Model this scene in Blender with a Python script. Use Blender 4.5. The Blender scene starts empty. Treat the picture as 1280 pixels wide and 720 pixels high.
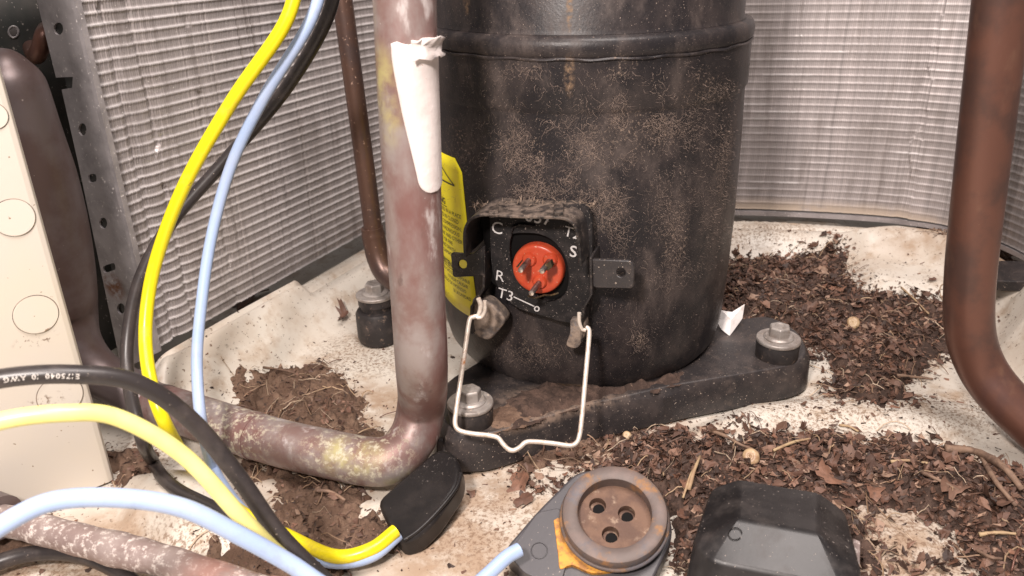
import bpy, bmesh, math, random
import numpy as np
from mathutils import Vector, Matrix

random.seed(7)
rng = np.random.default_rng(11)
scene = bpy.context.scene
COL = scene.collection

# ------------------------------------------------------------------ camera
F = 1000.0                       # focal length in photo pixels (1280 wide)
CAM = Vector((0, 0, .225))
PITCH, ROLL = math.radians(24), math.radians(1.5)
FW = Vector((0, math.cos(PITCH), -math.sin(PITCH)))
U0 = Vector((0, math.sin(PITCH), math.cos(PITCH)))
R0 = Vector((1, 0, 0))
RV = R0 * math.cos(ROLL) - U0 * math.sin(ROLL)
UV = R0 * math.sin(ROLL) + U0 * math.cos(ROLL)
cd = bpy.data.cameras.new("camera")
cam = bpy.data.objects.new("camera", cd)
COL.objects.link(cam)
cd.sensor_width = 36
cd.lens = 36 * F / 1280
cd.clip_start, cd.clip_end = .01, 50
cam.matrix_world = Matrix(((RV.x, UV.x, -FW.x, CAM.x), (RV.y, UV.y, -FW.y, CAM.y),
                           (RV.z, UV.z, -FW.z, CAM.z), (0, 0, 0, 1)))
cd.dof.use_dof = True
cd.dof.focus_distance = .37
cd.dof.aperture_fstop = 20
scene.camera = cam

# ------------------------------------------------------------------ light
w = bpy.data.worlds.new("World")
scene.world = w
w.use_nodes = True
w.node_tree.nodes["Background"].inputs[0].default_value = (1, .90, .87, 1)
w.node_tree.nodes["Background"].inputs[1].default_value = .16


def area(name, loc, target, size, power, col):
    l = bpy.data.lights.new(name, 'AREA')
    l.shape = 'DISK'
    l.size, l.energy, l.color = size, power, col
    o = bpy.data.objects.new(name, l)
    o.location = loc
    o.rotation_euler = (Vector(target) - Vector(loc)).to_track_quat('-Z', 'Y').to_euler()
    COL.objects.link(o)
    return o


area("overhead_light", (.14, .06, .95), (.0, .4, 0), .42, 9.0, (1, .905, .86))
area("hand_lamp", (-.12, -.10, .42), (.03, .40, .06), .055, 3.5, (1, .90, .845))
scene.view_settings.view_transform = 'Standard'
scene.view_settings.look = 'None'
scene.view_settings.exposure = 0.12
scene.view_settings.gamma = 1


# ------------------------------------------------------------------ geometry of the view (to measure real places)
def ray(px, py):
    return FW + RV * ((px - 640) / F) + UV * ((360 - py) / F)


def P(px, py, z=0.0):                     # point on a horizontal plane
    d = ray(px, py)
    return CAM + d * ((z - CAM.z) / d.z)


def Q(px, py, y):                         # point on the plane of constant world y
    d = ray(px, py)
    return CAM + d * (y / d.y)


def D(px, py, depth):                     # point at an optical depth
    return CAM + ray(px, py) * depth


def proj(x, y, z):                        # numpy: world to photo pixels
    v = np.stack([x - CAM.x, y - CAM.y, z - CAM.z], -1)
    dep = v @ np.array(FW)
    return 640 + F * (v @ np.array(RV)) / dep, 360 - F * (v @ np.array(UV)) / dep, dep


class Plane:                              # a tilted working plane
    def __init__(s, o, n):
        s.o, s.n = Vector(o), Vector(n).normalized()
        s.a = Vector((0, 0, 1)).cross(s.n)
        s.a = s.a.normalized() if s.a.length > 1e-4 else Vector((1, 0, 0))
        s.b = s.n.cross(s.a)

    def at(s, px, py, c=0.0):
        d = ray(px, py)
        o = s.o + s.n * c
        return CAM + d * ((o - CAM).dot(s.n) / d.dot(s.n))


AXP = D(728, 250, .425)
AX = Vector((AXP.x, AXP.y, 0))


def cyl(px, py, r):                       # photo pixel on the compressor's round wall
    d = ray(px, py)
    ox, oy = CAM.x - AX.x, CAM.y - AX.y
    a = d.x**2 + d.y**2
    b = 2 * (ox * d.x + oy * d.y)
    c = ox**2 + oy**2 - r * r
    disc = max(b * b - 4 * a * c, 0)
    t = (-b - math.sqrt(disc)) / (2 * a)
    p = CAM + d * t
    return p, math.atan2(p.x - AX.x, -(p.y - AX.y)), p.z     # point, angle (0 = towards -y), height


# ------------------------------------------------------------------ numpy noise
def vnoise(x, y, seed=0):
    xi, yi = np.floor(x).astype(np.int64), np.floor(y).astype(np.int64)
    fx, fy = x - xi, y - yi
    fx, fy = fx * fx * (3 - 2 * fx), fy * fy * (3 - 2 * fy)

    def h(i, j):
        n = (i * 374761393 + j * 668265263 + seed * 974634541) & 0xffffffff
        n = ((n ^ (n >> 13)) * 1274126177) & 0xffffffff
        return ((n ^ (n >> 16)) & 0xffff) / 65535.0
    return (h(xi, yi) * (1 - fx) + h(xi + 1, yi) * fx) * (1 - fy) + (h(xi, yi + 1) * (1 - fx) + h(xi + 1, yi + 1) * fx) * fy


def fbm(x, y, sc, o=4, seed=0):
    r, a, t = 0, 1, 0
    for k in range(o):
        r = r + a * vnoise(x * sc, y * sc, seed + k * 17)
        t += a
        a *= .5
        sc *= 2.03
    return r / t


def sstep(a, b, x):
    t = np.clip((x - a) / (b - a), 0, 1)
    return t * t * (3 - 2 * t)


# ------------------------------------------------------------------ materials
MATS = {}


def mat(name, base, rough=.5, metal=0.0, var=None, layers=(), bump=(), spec=.5, attr=None, coat=0):
    """var=(colour, scale, lo, hi); layers: dicts colour, scale, lo, hi, rough, metal, stretch, areas=[(centre, radii)]"""
    m = bpy.data.materials.new(name)
    m.use_nodes = True
    nt = m.node_tree
    N, L = nt.nodes, nt.links
    bs = N["Principled BSDF"]
    tc = N.new("ShaderNodeTexCoord").outputs["Object"]
    geo = N.new("ShaderNodeNewGeometry").outputs["Position"]

    def noise(scale, detail=5, rgh=.6, stretch=None, off=0, src=None):
        v = src or geo
        if stretch or off:
            mp = N.new("ShaderNodeMapping")
            mp.inputs["Scale"].default_value = stretch or (1, 1, 1)
            mp.inputs["Location"].default_value = (off, off * .7, off * .3)
            L.new(v, mp.inputs[0])
            v = mp.outputs[0]
        n = N.new("ShaderNodeTexNoise")
        n.inputs["Scale"].default_value = scale
        n.inputs["Detail"].default_value = detail
        n.inputs["Roughness"].default_value = rgh
        L.new(v, n.inputs["Vector"])
        return n.outputs["Fac"]

    def mr(x, lo, hi, a=0.0, b=1.0):
        q = N.new("ShaderNodeMapRange")
        q.interpolation_type = 'SMOOTHSTEP'
        for i, val in enumerate((lo, hi, a, b)):
            q.inputs[i + 1].default_value = val
        L.new(x, q.inputs[0])
        return q.outputs[0]

    def mth(op, a, b):
        q = N.new("ShaderNodeMath")
        q.operation = op
        q.use_clamp = True
        for i, val in enumerate((a, b)):
            if isinstance(val, (int, float)):
                q.inputs[i].default_value = val
            else:
                L.new(val, q.inputs[i])
        return q.outputs[0]

    def mix(f, a, b):
        q = N.new("ShaderNodeMix")
        q.data_type = 'RGBA'
        L.new(f, q.inputs["Factor"])
        for s, val in (("A", a), ("B", b)):
            i = [x for x in q.inputs if x.name == s and x.type == 'RGBA'][0]
            if isinstance(val, tuple):
                i.default_value = val + (1,)
            else:
                L.new(val, i)
        return [x for x in q.outputs if x.type == 'RGBA'][0]

    def mixf(f, a, b):
        q = N.new("ShaderNodeMix")
        L.new(f, q.inputs[0])
        for i, val in ((2, a), (3, b)):
            if isinstance(val, (int, float)):
                q.inputs[i].default_value = val
            else:
                L.new(val, q.inputs[i])
        return q.outputs[0]

    colr, rg, me = tuple(base), rough, metal
    if attr:
        at = N.new("ShaderNodeAttribute")
        at.attribute_name = attr
        colr = at.outputs["Color"]
    if var:
        fac = mr(noise(var[1], off=1.3), var[2], var[3])
        colr = mix(fac, colr, tuple(var[0]))
    for k, ly in enumerate(layers):
        fac = mr(noise(ly["scale"], ly.get("detail", 6), ly.get("nr", .65), ly.get("stretch"), 3.1 + k * 2.7), ly["lo"], ly["hi"])
        if ly.get("areas"):
            tot = None
            for c, rad in ly["areas"]:
                mp = N.new("ShaderNodeVectorMath")
                mp.operation = 'SUBTRACT'
                L.new(geo, mp.inputs[0])
                mp.inputs[1].default_value = c
                dv = N.new("ShaderNodeVectorMath")
                dv.operation = 'DIVIDE'
                L.new(mp.outputs[0], dv.inputs[0])
                dv.inputs[1].default_value = rad if hasattr(rad, '__len__') else (rad,) * 3
                ln = N.new("ShaderNodeVectorMath")
                ln.operation = 'LENGTH'
                L.new(dv.outputs[0], ln.inputs[0])
                a = mr(ln.outputs["Value"], 1.0, .35)
                tot = a if tot is None else mth('MAXIMUM', tot, a)
            if ly.get("soft"):
                # threshold falls inside the area: ragged edges
                nz = noise(ly["scale"], 6, .65, ly.get("stretch"), 3.1 + k * 2.7)
                fac = mr(mth('ADD', nz, mth('MULTIPLY', tot, ly["soft"])), ly["lo"] + ly["soft"] * .6, ly["hi"] + ly["soft"] * .6)
                fac = mth('MULTIPLY', fac, mr(tot, 0, .1))
            else:
                fac = mth('MULTIPLY', fac, tot)
        if ly.get("amt", 1) != 1:
            fac = mth('MULTIPLY', fac, ly["amt"])
        colr = mix(fac, colr, tuple(ly["col"]))
        if "rough" in ly:
            rg = mixf(fac, rg, ly["rough"])
        if "metal" in ly:
            me = mixf(fac, me, ly["metal"])
    for sock, val in (("Base Color", colr), ("Roughness", rg), ("Metallic", me)):
        if isinstance(val, tuple):
            bs.inputs[sock].default_value = val + (1,)
        elif isinstance(val, (int, float)):
            bs.inputs[sock].default_value = val
        else:
            L.new(val, bs.inputs[sock])
    bs.inputs["Specular IOR Level"].default_value = spec
    if coat:
        bs.inputs["Coat Weight"].default_value = coat
    prev = None
    for sc, strength, dist in bump:
        b = N.new("ShaderNodeBump")
        b.inputs["Strength"].default_value = strength
        b.inputs["Distance"].default_value = dist
        L.new(noise(sc, 6, .6, None, sc * .01), b.inputs["Height"])
        if prev:
            L.new(prev, b.inputs["Normal"])
        prev = b.outputs["Normal"]
    if prev:
        L.new(prev, bs.inputs["Normal"])
    MATS[name] = m
    return m


def cp(px, py, r=.0785):
    return tuple(cyl(px, py, r)[0])


DUST = (.34, .25, .19)
M_cream = mat("cream_paint", (.67, .62, .545), .42, 0, ((.57, .50, .42), 22, .42, .66),
              [dict(col=(.40, .285, .19), scale=60, lo=.47, hi=.76, rough=.75, amt=.85),
               dict(col=(.36, .25, .17), scale=90, lo=.28, hi=.60, rough=.85, amt=.9, areas=[(tuple(P(460, 510, 0)), .035), (tuple(P(600, 610, 0)), .03), (tuple(P(560, 690, 0)), .04), (tuple(P(380, 540, 0)), .06), (tuple(P(90, 712, 0)), .05), (tuple(P(1150, 290, .018)), .05), (tuple(P(780, 560, 0)), .05), (tuple(P(1110, 690, 0)), .04), (tuple(P(1230, 310, .018)), .05)]),
               dict(col=(.16, .10, .065), scale=420, lo=.60, hi=.70, rough=.9, detail=4),
               dict(col=(.25, .17, .11), scale=160, lo=.66, hi=.76, rough=.9, amt=.8),
               dict(col=(.22, .14, .09), scale=560, lo=.47, hi=.60, rough=.95, detail=5, nr=.75, amt=.85, areas=[(tuple(P(1040, 515, 0)), (.07, .03, .03)), (tuple(P(1200, 520, 0)), (.05, .03, .03)), (tuple(P(620, 660, 0)), (.05, .035, .03)), (tuple(P(1130, 690, 0)), .05), (tuple(P(470, 440, 0)), (.05, .04, .03)), (tuple(P(250, 700, 0)), (.05, .03, .03)), (tuple(P(100, 710, 0)), (.05, .03, .03)), (tuple(P(960, 290, .015)), (.06, .02, .03)), (tuple(P(170, 575, 0)), .03)])],
              [(300, .15, .0006)])
M_panel = mat("beige_panel_paint", (.59, .54, .475), .40, 0, ((.61, .55, .46), 14, .4, .65),
              [dict(col=(.25, .18, .12), scale=300, lo=.71, hi=.74, detail=2, rough=.8),
               dict(col=(.20, .14, .10), scale=500, lo=.55, hi=.66, rough=.9,
                    areas=[(tuple(Q(80, 520, .285)), (.012, .012, .01)), (tuple(Q(70, 505, .285)), (.02, .012, .004)), (tuple(Q(45, 425, .29)), (.01, .01, .004))])],
              [(900, .08, .0003)])
M_black = mat("black_shell_paint", (.0175, .0155, .017), .37, 0, ((.036, .029, .0285), 60, .4, .65),
              [dict(col=(.145, .112, .098), scale=45, lo=.45, hi=.74, rough=.85, amt=.5, stretch=(1, 1, .55), nr=.75),
               dict(col=DUST, scale=900, lo=.60, hi=.74, rough=.95, soft=.15, nr=.8, amt=.6,
                    areas=[(cp(800, 165), (.034, .03, .017)), (cp(735, 185), (.02, .02, .011)), (cp(845, 300), (.013, .03, .026)),
                           (cp(650, 190), (.022, .02, .016)), (cp(905, 200), (.010, .03, .035)), (cp(880, 110, .079), (.02, .03, .014)),
                           (cp(690, 235), (.032, .02, .010)), (cp(765, 270), (.012, .02, .016)), (cp(655, 440, .078), (.03, .03, .014)),
                           (cp(800, 425, .078), (.005, .02, .01)), (cp(570, 190), (.02, .02, .03)), (cp(655, 85, .079), (.012, .03, .006)), (cp(780, 80, .079), (.01, .03, .008))]),
               dict(col=(.42, .33, .27), scale=1700, lo=.66, hi=.72, rough=.9, detail=3),
               dict(col=(.30, .19, .11), scale=420, lo=.38, hi=.66, rough=.8, amt=.6,
                    areas=[(cp(712, 93, .0792), (.0028, .02, .011)), (cp(712, 10, .075), (.0018, .02, .012)), (cp(583, 4, .075), (.002, .02, .006)),
                           (cp(715, 483, .072), (.015, .02, .003))])],
              [(900, .25, .0004), (150, .12, .001)], spec=.3)
M_foot = mat("black_foot_paint", (.030, .026, .0265), .40, 0, ((.06, .048, .045), 70, .45, .7),
             [dict(col=(.15, .11, .09), scale=120, lo=.52, hi=.76, rough=.9, amt=.45),
              dict(col=(.40, .32, .26), scale=1000, lo=.67, hi=.71, rough=.9, detail=2),
              dict(col=(.20, .14, .105), scale=300, lo=.30, hi=.6, rough=.95,
                   areas=[(tuple(P(665, 520, .021)), (.03, .02, .006)), (tuple(P(700, 500, .021)), (.04, .018, .006))])],
             [(500, .25, .0005)])
M_guard = mat("dusty_black_plastic", (.012, .011, .0112), .36, 0, ((.035, .03, .03), 90, .4, .7),
              [dict(col=(.17, .13, .105), scale=260, lo=.52, hi=.75, rough=.9, amt=.6),
               dict(col=(.20, .15, .12), scale=240, lo=.36, hi=.66, rough=.85, amt=.8, areas=[(tuple(Q(610, 400, .32)), .016), (tuple(Q(720, 420, .32)), .012), (tuple(Q(650, 258, .32)), (.05, .03, .007))]),
               dict(col=(.40, .33, .27), scale=1700, lo=.68, hi=.72, rough=.9, detail=2)],
              [(700, .2, .0003)], spec=.32)
M_tab = mat("dirt_caked_tab", (.10, .08, .07), .7, 0, ((.27, .205, .16), 180, .38, .6),
            [dict(col=(.18, .17, .18), scale=100, lo=.58, hi=.7, rough=.5)], [(500, .5, .0008)])
M_gasket = mat("black_fibre", (.013, .0115, .012), .6, 0, ((.034, .028, .027), 200, .45, .7),
               [dict(col=(.38, .32, .28), scale=1300, lo=.66, hi=.71, rough=.9, detail=2)], [(900, .3, .0003)], spec=.28)
M_hole = mat("hole_shade_black", (.004, .0035, .0035), .7, spec=.15)  # near-black colour standing in for shade inside openings
M_red = mat("red_glass_seal", (.52, .075, .030), .33, 0, ((.50, .06, .025), 250, .4, .65),
            [dict(col=(.60, .33, .22), scale=900, lo=.66, hi=.72, rough=.8, detail=2)], [(400, .1, .0004)])
M_pin = mat("dull_steel_pin", (.30, .25, .235), .38, .85, ((.16, .11, .09), 500, .45, .65))
M_bright = mat("bright_steel", (.72, .64, .58), .28, .9, ((.5, .42, .36), 500, .5, .7))
M_wire_steel = mat("bail_wire_steel", (.74, .66, .58), .36, .35, ((.60, .50, .42), 300, .45, .65),
                   [dict(col=(.40, .16, .05), scale=90, lo=.56, hi=.66, rough=.8, metal=.1)])
M_bolt = mat("zinc_plated_steel", (.40, .365, .34), .48, .45, ((.29, .25, .225), 200, .4, .65),
             [dict(col=(.48, .40, .33), scale=700, lo=.6, hi=.68, rough=.8, metal=0)], [(600, .15, .0003)])
M_rubber = mat("old_black_rubber", (.028, .024, .024), .55, 0, ((.06, .048, .044), 120, .45, .7),
               [dict(col=(.24, .17, .13), scale=300, lo=.58, hi=.72, rough=.9)], [(400, .2, .0005)], spec=.35)
PX = lambda px, py: tuple(Q(px, py, .275))
M_pipe = mat("weathered_copper_pipe", (.24, .155, .138), .46, .35, ((.33, .28, .265), 55, .36, .60),
             [dict(col=(.21, .095, .085), scale=28, lo=.44, hi=.66, amt=.85, stretch=(1, 1, .4)),
              dict(col=(.50, .45, .44), scale=130, lo=.56, hi=.72, rough=.7, metal=0, stretch=(1, 1, .35), amt=.8),
              dict(col=(.42, .375, .15), scale=90, lo=.36, hi=.68, rough=.6, metal=0, amt=.8,
                   areas=[(tuple(P(430, 572, .024)), (.022, .018, .014)), (tuple(P(500, 596, .01)), (.016, .014, .01)), (tuple(Q(482, 120, .275)), (.008, .012, .022)), (tuple(P(374, 556, .02)), (.004, .006, .006))]),
              dict(col=(.55, .50, .48), scale=420, lo=.70, hi=.76, rough=.8, metal=0, detail=4, amt=.7),
              dict(col=(.52, .48, .36), scale=340, lo=.50, hi=.60, rough=.8, metal=0, nr=.75, amt=.8, areas=[(tuple(P(440, 572, .024)), (.035, .03, .02)), (tuple(P(300, 535, .02)), (.04, .03, .02))]),
              dict(col=(.13, .075, .062), scale=150, lo=.60, hi=.70, amt=.6, stretch=(1, 1, .4))],
             [(200, .12, .0006)])
M_muffler = mat("dull_brown_copper_shell", (.120, .080, .074), .42, .35, ((.165, .132, .132), 30, .4, .62),
                [dict(col=(.42, .36, .33), scale=420, lo=.71, hi=.76, rough=.8, metal=0, detail=2),
                 dict(col=(.30, .27, .27), scale=50, lo=.5, hi=.7, rough=.6, metal=.2, areas=[(tuple(P(135, 465, .02)), .03)])], [(200, .1, .0006)])
M_brown = mat("brown_copper_pipe", (.125, .070, .052), .36, .5, ((.09, .06, .054), 35, .4, .62),
              [dict(col=(.30, .19, .14), scale=500, lo=.66, hi=.72, rough=.7, metal=.2, detail=2),
               dict(col=(.17, .10, .105), scale=20, lo=.45, hi=.6, areas=[(tuple(Q(470, 310, .46)), .03)])], [(250, .1, .0005)])
M_redpipe = mat("red_brown_copper_pipe", (.165, .076, .054), .36, .4, ((.105, .058, .047), 40, .4, .62),
                [dict(col=(.11, .06, .055), scale=24, lo=.5, hi=.66, amt=.8, stretch=(1, 1, .3)),
                 dict(col=(.23, .125, .085), scale=46, lo=.56, hi=.72, amt=.7, stretch=(1, 1, .5)), dict(col=(.42, .30, .24), scale=300, lo=.72, hi=.80, rough=.7, metal=0, detail=6, amt=.7)], [(250, .12, .0005)])
M_corr = mat("corroded_pipe", (.27, .20, .185), .55, .2, ((.36, .29, .27), 70, .38, .62),
             [dict(col=(.62, .55, .51), scale=330, lo=.50, hi=.62, nr=.75, rough=.85, metal=0),
              dict(col=(.38, .19, .15), scale=60, lo=.35, hi=.6, areas=[(tuple(P(300, 718, .012)), (.03, .03, .02))])], [(260, .35, .0009)])
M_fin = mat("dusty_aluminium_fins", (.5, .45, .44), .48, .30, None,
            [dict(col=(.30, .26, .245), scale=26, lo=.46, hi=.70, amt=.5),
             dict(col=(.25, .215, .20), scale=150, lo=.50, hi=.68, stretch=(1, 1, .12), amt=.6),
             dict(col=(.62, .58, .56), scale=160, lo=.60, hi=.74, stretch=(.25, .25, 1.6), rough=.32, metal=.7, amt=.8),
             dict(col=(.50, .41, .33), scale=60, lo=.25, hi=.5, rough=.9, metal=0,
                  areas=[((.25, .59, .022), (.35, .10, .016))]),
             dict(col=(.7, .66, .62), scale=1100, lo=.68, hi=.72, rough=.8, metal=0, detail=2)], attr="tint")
M_galv = mat("galvanised_sheet", (.42, .39, .395), .5, .45, ((.28, .26, .262), 50, .4, .65),
             [dict(col=(.62, .58, .56), scale=520, lo=.62, hi=.70, rough=.9, metal=0, detail=3),
              dict(col=(.20, .09, .045), scale=120, lo=.36, hi=.52, rough=.9, metal=0, areas=[(tuple(Q(143, 358, .39)), (.010, .01, .010))])], [(300, .1, .0004)])
M_darksheet = mat("dark_steel_sheet", (.035, .038, .036), .5, .3, ((.07, .065, .06), 30, .42, .66), [dict(col=(.3, .27, .25), scale=500, lo=.67, hi=.71, detail=2)])
M_yellow = mat("yellow_insulation", (.80, .68, .010), .30, 0, ((.74, .60, .012), 40, .45, .7),
               [dict(col=(.42, .32, .05), scale=90, lo=.54, hi=.78, rough=.6, amt=.7), dict(col=(.26, .17, .06), scale=330, lo=.67, hi=.75, rough=.8)], [(700, .05, .0003)])
M_yellow_glare = mat("yellow_insulation_glare", (.90, .83, .30), .30, 0, ((.86, .78, .24), 40, .45, .7),  # same yellow insulation with overexposed glare painted into its colour
                   [dict(col=(.35, .24, .10), scale=220, lo=.71, hi=.77, rough=.8)], [(700, .05, .0003)])
M_blue = mat("light_blue_insulation", (.36, .47, .70), .32, 0, ((.41, .50, .70), 40, .45, .7),
             [dict(col=(.30, .32, .40), scale=90, lo=.54, hi=.78, rough=.6, amt=.7), dict(col=(.25, .2, .17), scale=330, lo=.69, hi=.76, rough=.8)], [(700, .05, .0003)])
M_blackw = mat("black_insulation", (.030, .025, .025), .36, 0, ((.052, .042, .04), 60, .45, .7),
               [dict(col=(.10, .08, .072), scale=90, lo=.5, hi=.76, rough=.6, amt=.5), dict(col=(.32, .26, .22), scale=900, lo=.70, hi=.75, rough=.9, detail=2)], [(700, .08, .0003)])
M_print = mat("pale_print", (.62, .57, .53), .6)
M_whiteprint = mat("white_print", (.60, .58, .57), .6, 0, ((.35, .32, .31), 900, .5, .7))
M_boot = mat("soft_black_rubber", (.013, .0115, .0118), .38, 0, ((.026, .022, .021), 60, .42, .68),
             [dict(col=(.36, .31, .28), scale=700, lo=.60, hi=.74, rough=.9, areas=[(tuple(P(548, 588, .015)), (.016, .014, .014))]),
              dict(col=(.3, .25, .22), scale=900, lo=.73, hi=.77, rough=.9, detail=2)], [(300, .15, .0004)], spec=.35)
M_cap = mat("black_moulded_plastic", (.0140, .0125, .013), .38, 0, ((.032, .029, .029), 50, .42, .68),
            [dict(col=(.30, .26, .23), scale=500, lo=.62, hi=.72, rough=.9, areas=[(tuple(P(1050, 700, .025)), (.016, .02, .02))]),
             dict(col=(.12, .10, .092), scale=70, lo=.48, hi=.75, rough=.7, amt=.35), dict(col=(.33, .28, .25), scale=1000, lo=.70, hi=.73, rough=.9, detail=2)], [(800, .07, .0003)], spec=.42)
M_plug = mat("grey_moulded_plastic", (.060, .056, .062), .45, 0, ((.085, .076, .078), 60, .42, .68),
             [dict(col=(.35, .30, .26), scale=900, lo=.69, hi=.73, rough=.9, detail=2)], [(500, .12, .0003)])
M_rim = mat("rust_stained_rim", (.125, .095, .085), .55, .1, ((.165, .12, .105), 90, .42, .66),
            [dict(col=(.33, .165, .065), scale=110, lo=.50, hi=.68, rough=.8),
             dict(col=(.11, .10, .11), scale=50, lo=.55, hi=.66)], [(500, .25, .0004)])
M_rust = mat("rusty_socket", (.165, .092, .060), .7, .05, ((.11, .060, .042), 130, .4, .64),
             [dict(col=(.36, .26, .19), scale=160, lo=.56, hi=.72, rough=.9)], [(450, .5, .0006)])
M_orange = mat("orange_stain", (.66, .31, .04), .6, 0, ((.34, .15, .04), 220, .42, .62),
               [dict(col=(.10, .06, .04), scale=260, lo=.60, hi=.70)], [(500, .3, .0004)])
M_ylabel = mat("yellow_label_vinyl", (.86, .74, .015), .38, 0, ((.80, .66, .02), 60, .45, .7),
               [dict(col=(.30, .20, .08), scale=400, lo=.68, hi=.75)])
M_ink = mat("black_ink", (.03, .026, .02), .5)
M_paper = mat("white_label_vinyl", (.76, .69, .665), .55, 0, ((.66, .585, .56), 70, .42, .66),
              [dict(col=(.5, .36, .28), scale=420, lo=.67, hi=.73, rough=.8)], [(170, .25, .0012), (600, .2, .0004)])
M_soil = mat("dark_soil", (.045, .026, .019), .9, 0, ((.10, .06, .044), 140, .4, .64),
             [dict(col=(.20, .13, .092), scale=500, lo=.60, hi=.72)], [(500, .8, .0016), (1500, .5, .0006)])
M_silt = mat("brown_silt", (.115, .066, .043), .9, 0, ((.20, .125, .085), 90, .4, .64),
             [dict(col=(.055, .034, .026), scale=330, lo=.56, hi=.68), dict(col=(.34, .25, .19), scale=700, lo=.64, hi=.72)], [(420, .9, .0018), (1500, .5, .0006)])
M_litter = mat("dead_leaf", (.15, .09, .06), .62, 0, ((.09, .055, .04), 400, .5, .75), attr="tint", bump=[(800, .4, .0005)])
M_twig = mat("dry_twig", (.25, .16, .11), .75, 0, ((.14, .085, .06), 200, .4, .65), bump=[(700, .5, .0005)])
M_straw = mat("dry_straw", (.46, .33, .19), .7, 0, ((.34, .22, .13), 200, .4, .65), bump=[(700, .4, .0004)])
M_shell = mat("snail_shell", (.52, .37, .22), .4, 0, ((.33, .20, .11), 260, .4, .65), bump=[(700, .2, .0003)])
M_scrap = mat("white_scrap", (.86, .82, .80), .6, 0, ((.70, .62, .58), 200, .5, .7))
M_fuzz = mat("tan_fibre_dust", (.42, .31, .235), .95, attr="tint")
M_brass = mat("tarnished_clip", (.10, .08, .05), .35, .8, ((.28, .2, .1), 400, .5, .65))


# ------------------------------------------------------------------ object helpers
def root(name, label, cat, loc, group=None):
    o = bpy.data.objects.new(name, None)
    o.empty_display_size = .01
    o.location = loc
    COL.objects.link(o)
    o["label"], o["category"] = label, cat
    if group:
        o["group"] = group
    bpy.context.view_layer.update()
    return o


def worldloc(o):
    l = Vector(o.location)
    p = o.parent
    while p:
        l += p.location
        p = p.parent
    return l


def mesh(name, verts, faces, m, parent=None, smooth=True, loc=None, mats=None, fm=None):
    """verts in WORLD coordinates."""
    me = bpy.data.meshes.new(name)
    o = bpy.data.objects.new(name, me)
    COL.objects.link(o)
    if parent is not None:
        o.parent = parent
        base = worldloc(parent)
    else:
        base = Vector((0, 0, 0))
    if loc is not None:
        o.location = Vector(loc) - base
        base = Vector(loc)
    me.from_pydata([tuple(Vector(v) - base) for v in verts], [], faces)
    for mm in (mats or [m]):
        me.materials.append(mm)
    if fm:
        me.polygons.foreach_set("material_index", fm)
    bm = bmesh.new()
    bm.from_mesh(me)
    bmesh.ops.recalc_face_normals(bm, faces=bm.faces)
    bm.to_mesh(me)
    bm.free()
    if smooth:
        me.polygons.foreach_set("use_smooth", [True] * len(me.polygons))
    me.update()
    return o


def npmesh(name, V, Fc, m, parent=None, smooth=True):
    """V (n,3) world numpy, Fc (k,3|4) numpy."""
    me = bpy.data.meshes.new(name)
    base = np.array(worldloc(parent)) if parent is not None else np.zeros(3)
    V = V - base
    k = Fc.shape[1]
    me.vertices.add(len(V))
    me.vertices.foreach_set("co", V.astype(np.float32).ravel())
    me.loops.add(Fc.size)
    me.loops.foreach_set("vertex_index", Fc.astype(np.int32).ravel())
    me.polygons.add(len(Fc))
    me.polygons.foreach_set("loop_start", (np.arange(len(Fc)) * k).astype(np.int32))
    me.polygons.foreach_set("use_smooth", np.full(len(Fc), smooth))
    me.materials.append(m)
    me.update(calc_edges=True)
    me.validate()
    o = bpy.data.objects.new(name, me)
    COL.objects.link(o)
    if parent is not None:
        o.parent = parent
    return o


def bevel(o, width, seg=3, angle=35):
    md = o.modifiers.new("bevel", 'BEVEL')
    md.width, md.segments = width, seg
    md.limit_method = 'ANGLE'
    md.angle_limit = math.radians(angle)
    md.harden_normals = True
    return o


def autosmooth(o, ang=40):
    me = o.data
    bm = bmesh.new()
    bm.from_mesh(me)
    for e in bm.edges:
        if len(e.link_faces) == 2 and e.calc_face_angle(0) > math.radians(ang):
            e.smooth = False
    bm.to_mesh(me)
    bm.free()
    return o


def spline(pts, n=8):
    """Catmull-Rom through tuples of any length."""
    A = np.array([list(p) for p in pts], float)
    A = np.vstack([2 * A[0] - A[1], A, 2 * A[-1] - A[-2]])
    out = []
    for i in range(1, len(A) - 2):
        p0, p1, p2, p3 = A[i - 1], A[i], A[i + 1], A[i + 2]
        for t in np.linspace(0, 1, n, endpoint=False):
            out.append(.5 * (2 * p1 + (p2 - p0) * t + (2 * p0 - 5 * p1 + 4 * p2 - p3) * t * t + (3 * p1 - p0 - 3 * p2 + p3) * t**3))
    out.append(A[-2])
    return np.array(out)


def tube_geo(pts, rad, seg=14, caps=True, wob=0):
    P_ = [Vector(p) for p in pts]
    if not hasattr(rad, '__len__'):
        rad = [rad] * len(P_)
    V, Fc = [], []
    T = [(P_[min(i + 1, len(P_) - 1)] - P_[max(i - 1, 0)]).normalized() for i in range(len(P_))]
    nrm = T[0].orthogonal().normalized()
    for i, p in enumerate(P_):
        nrm = (nrm - T[i] * nrm.dot(T[i])).normalized()
        bn = T[i].cross(nrm)
        for k in range(seg):
            a = 2 * math.pi * k / seg
            r = rad[i] * (1 + (wob * (random.random() - .5) if wob else 0))
            V.append(p + (nrm * math.cos(a) + bn * math.sin(a)) * r)
    for i in range(len(P_) - 1):
        for k in range(seg):
            a, b = i * seg + k, i * seg + (k + 1) % seg
            Fc.append((a, b, b + seg, a + seg))
    if caps:
        Fc.append(tuple(range(seg))[::-1])
        Fc.append(tuple(range(len(V) - seg, len(V))))
    return V, Fc


def tube(name, pts, rad, m, parent=None, seg=14, caps=True, wob=0):
    V, Fc = tube_geo(pts, rad, seg, caps, wob)
    return autosmooth(mesh(name, V, Fc, m, parent), 60)


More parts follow.
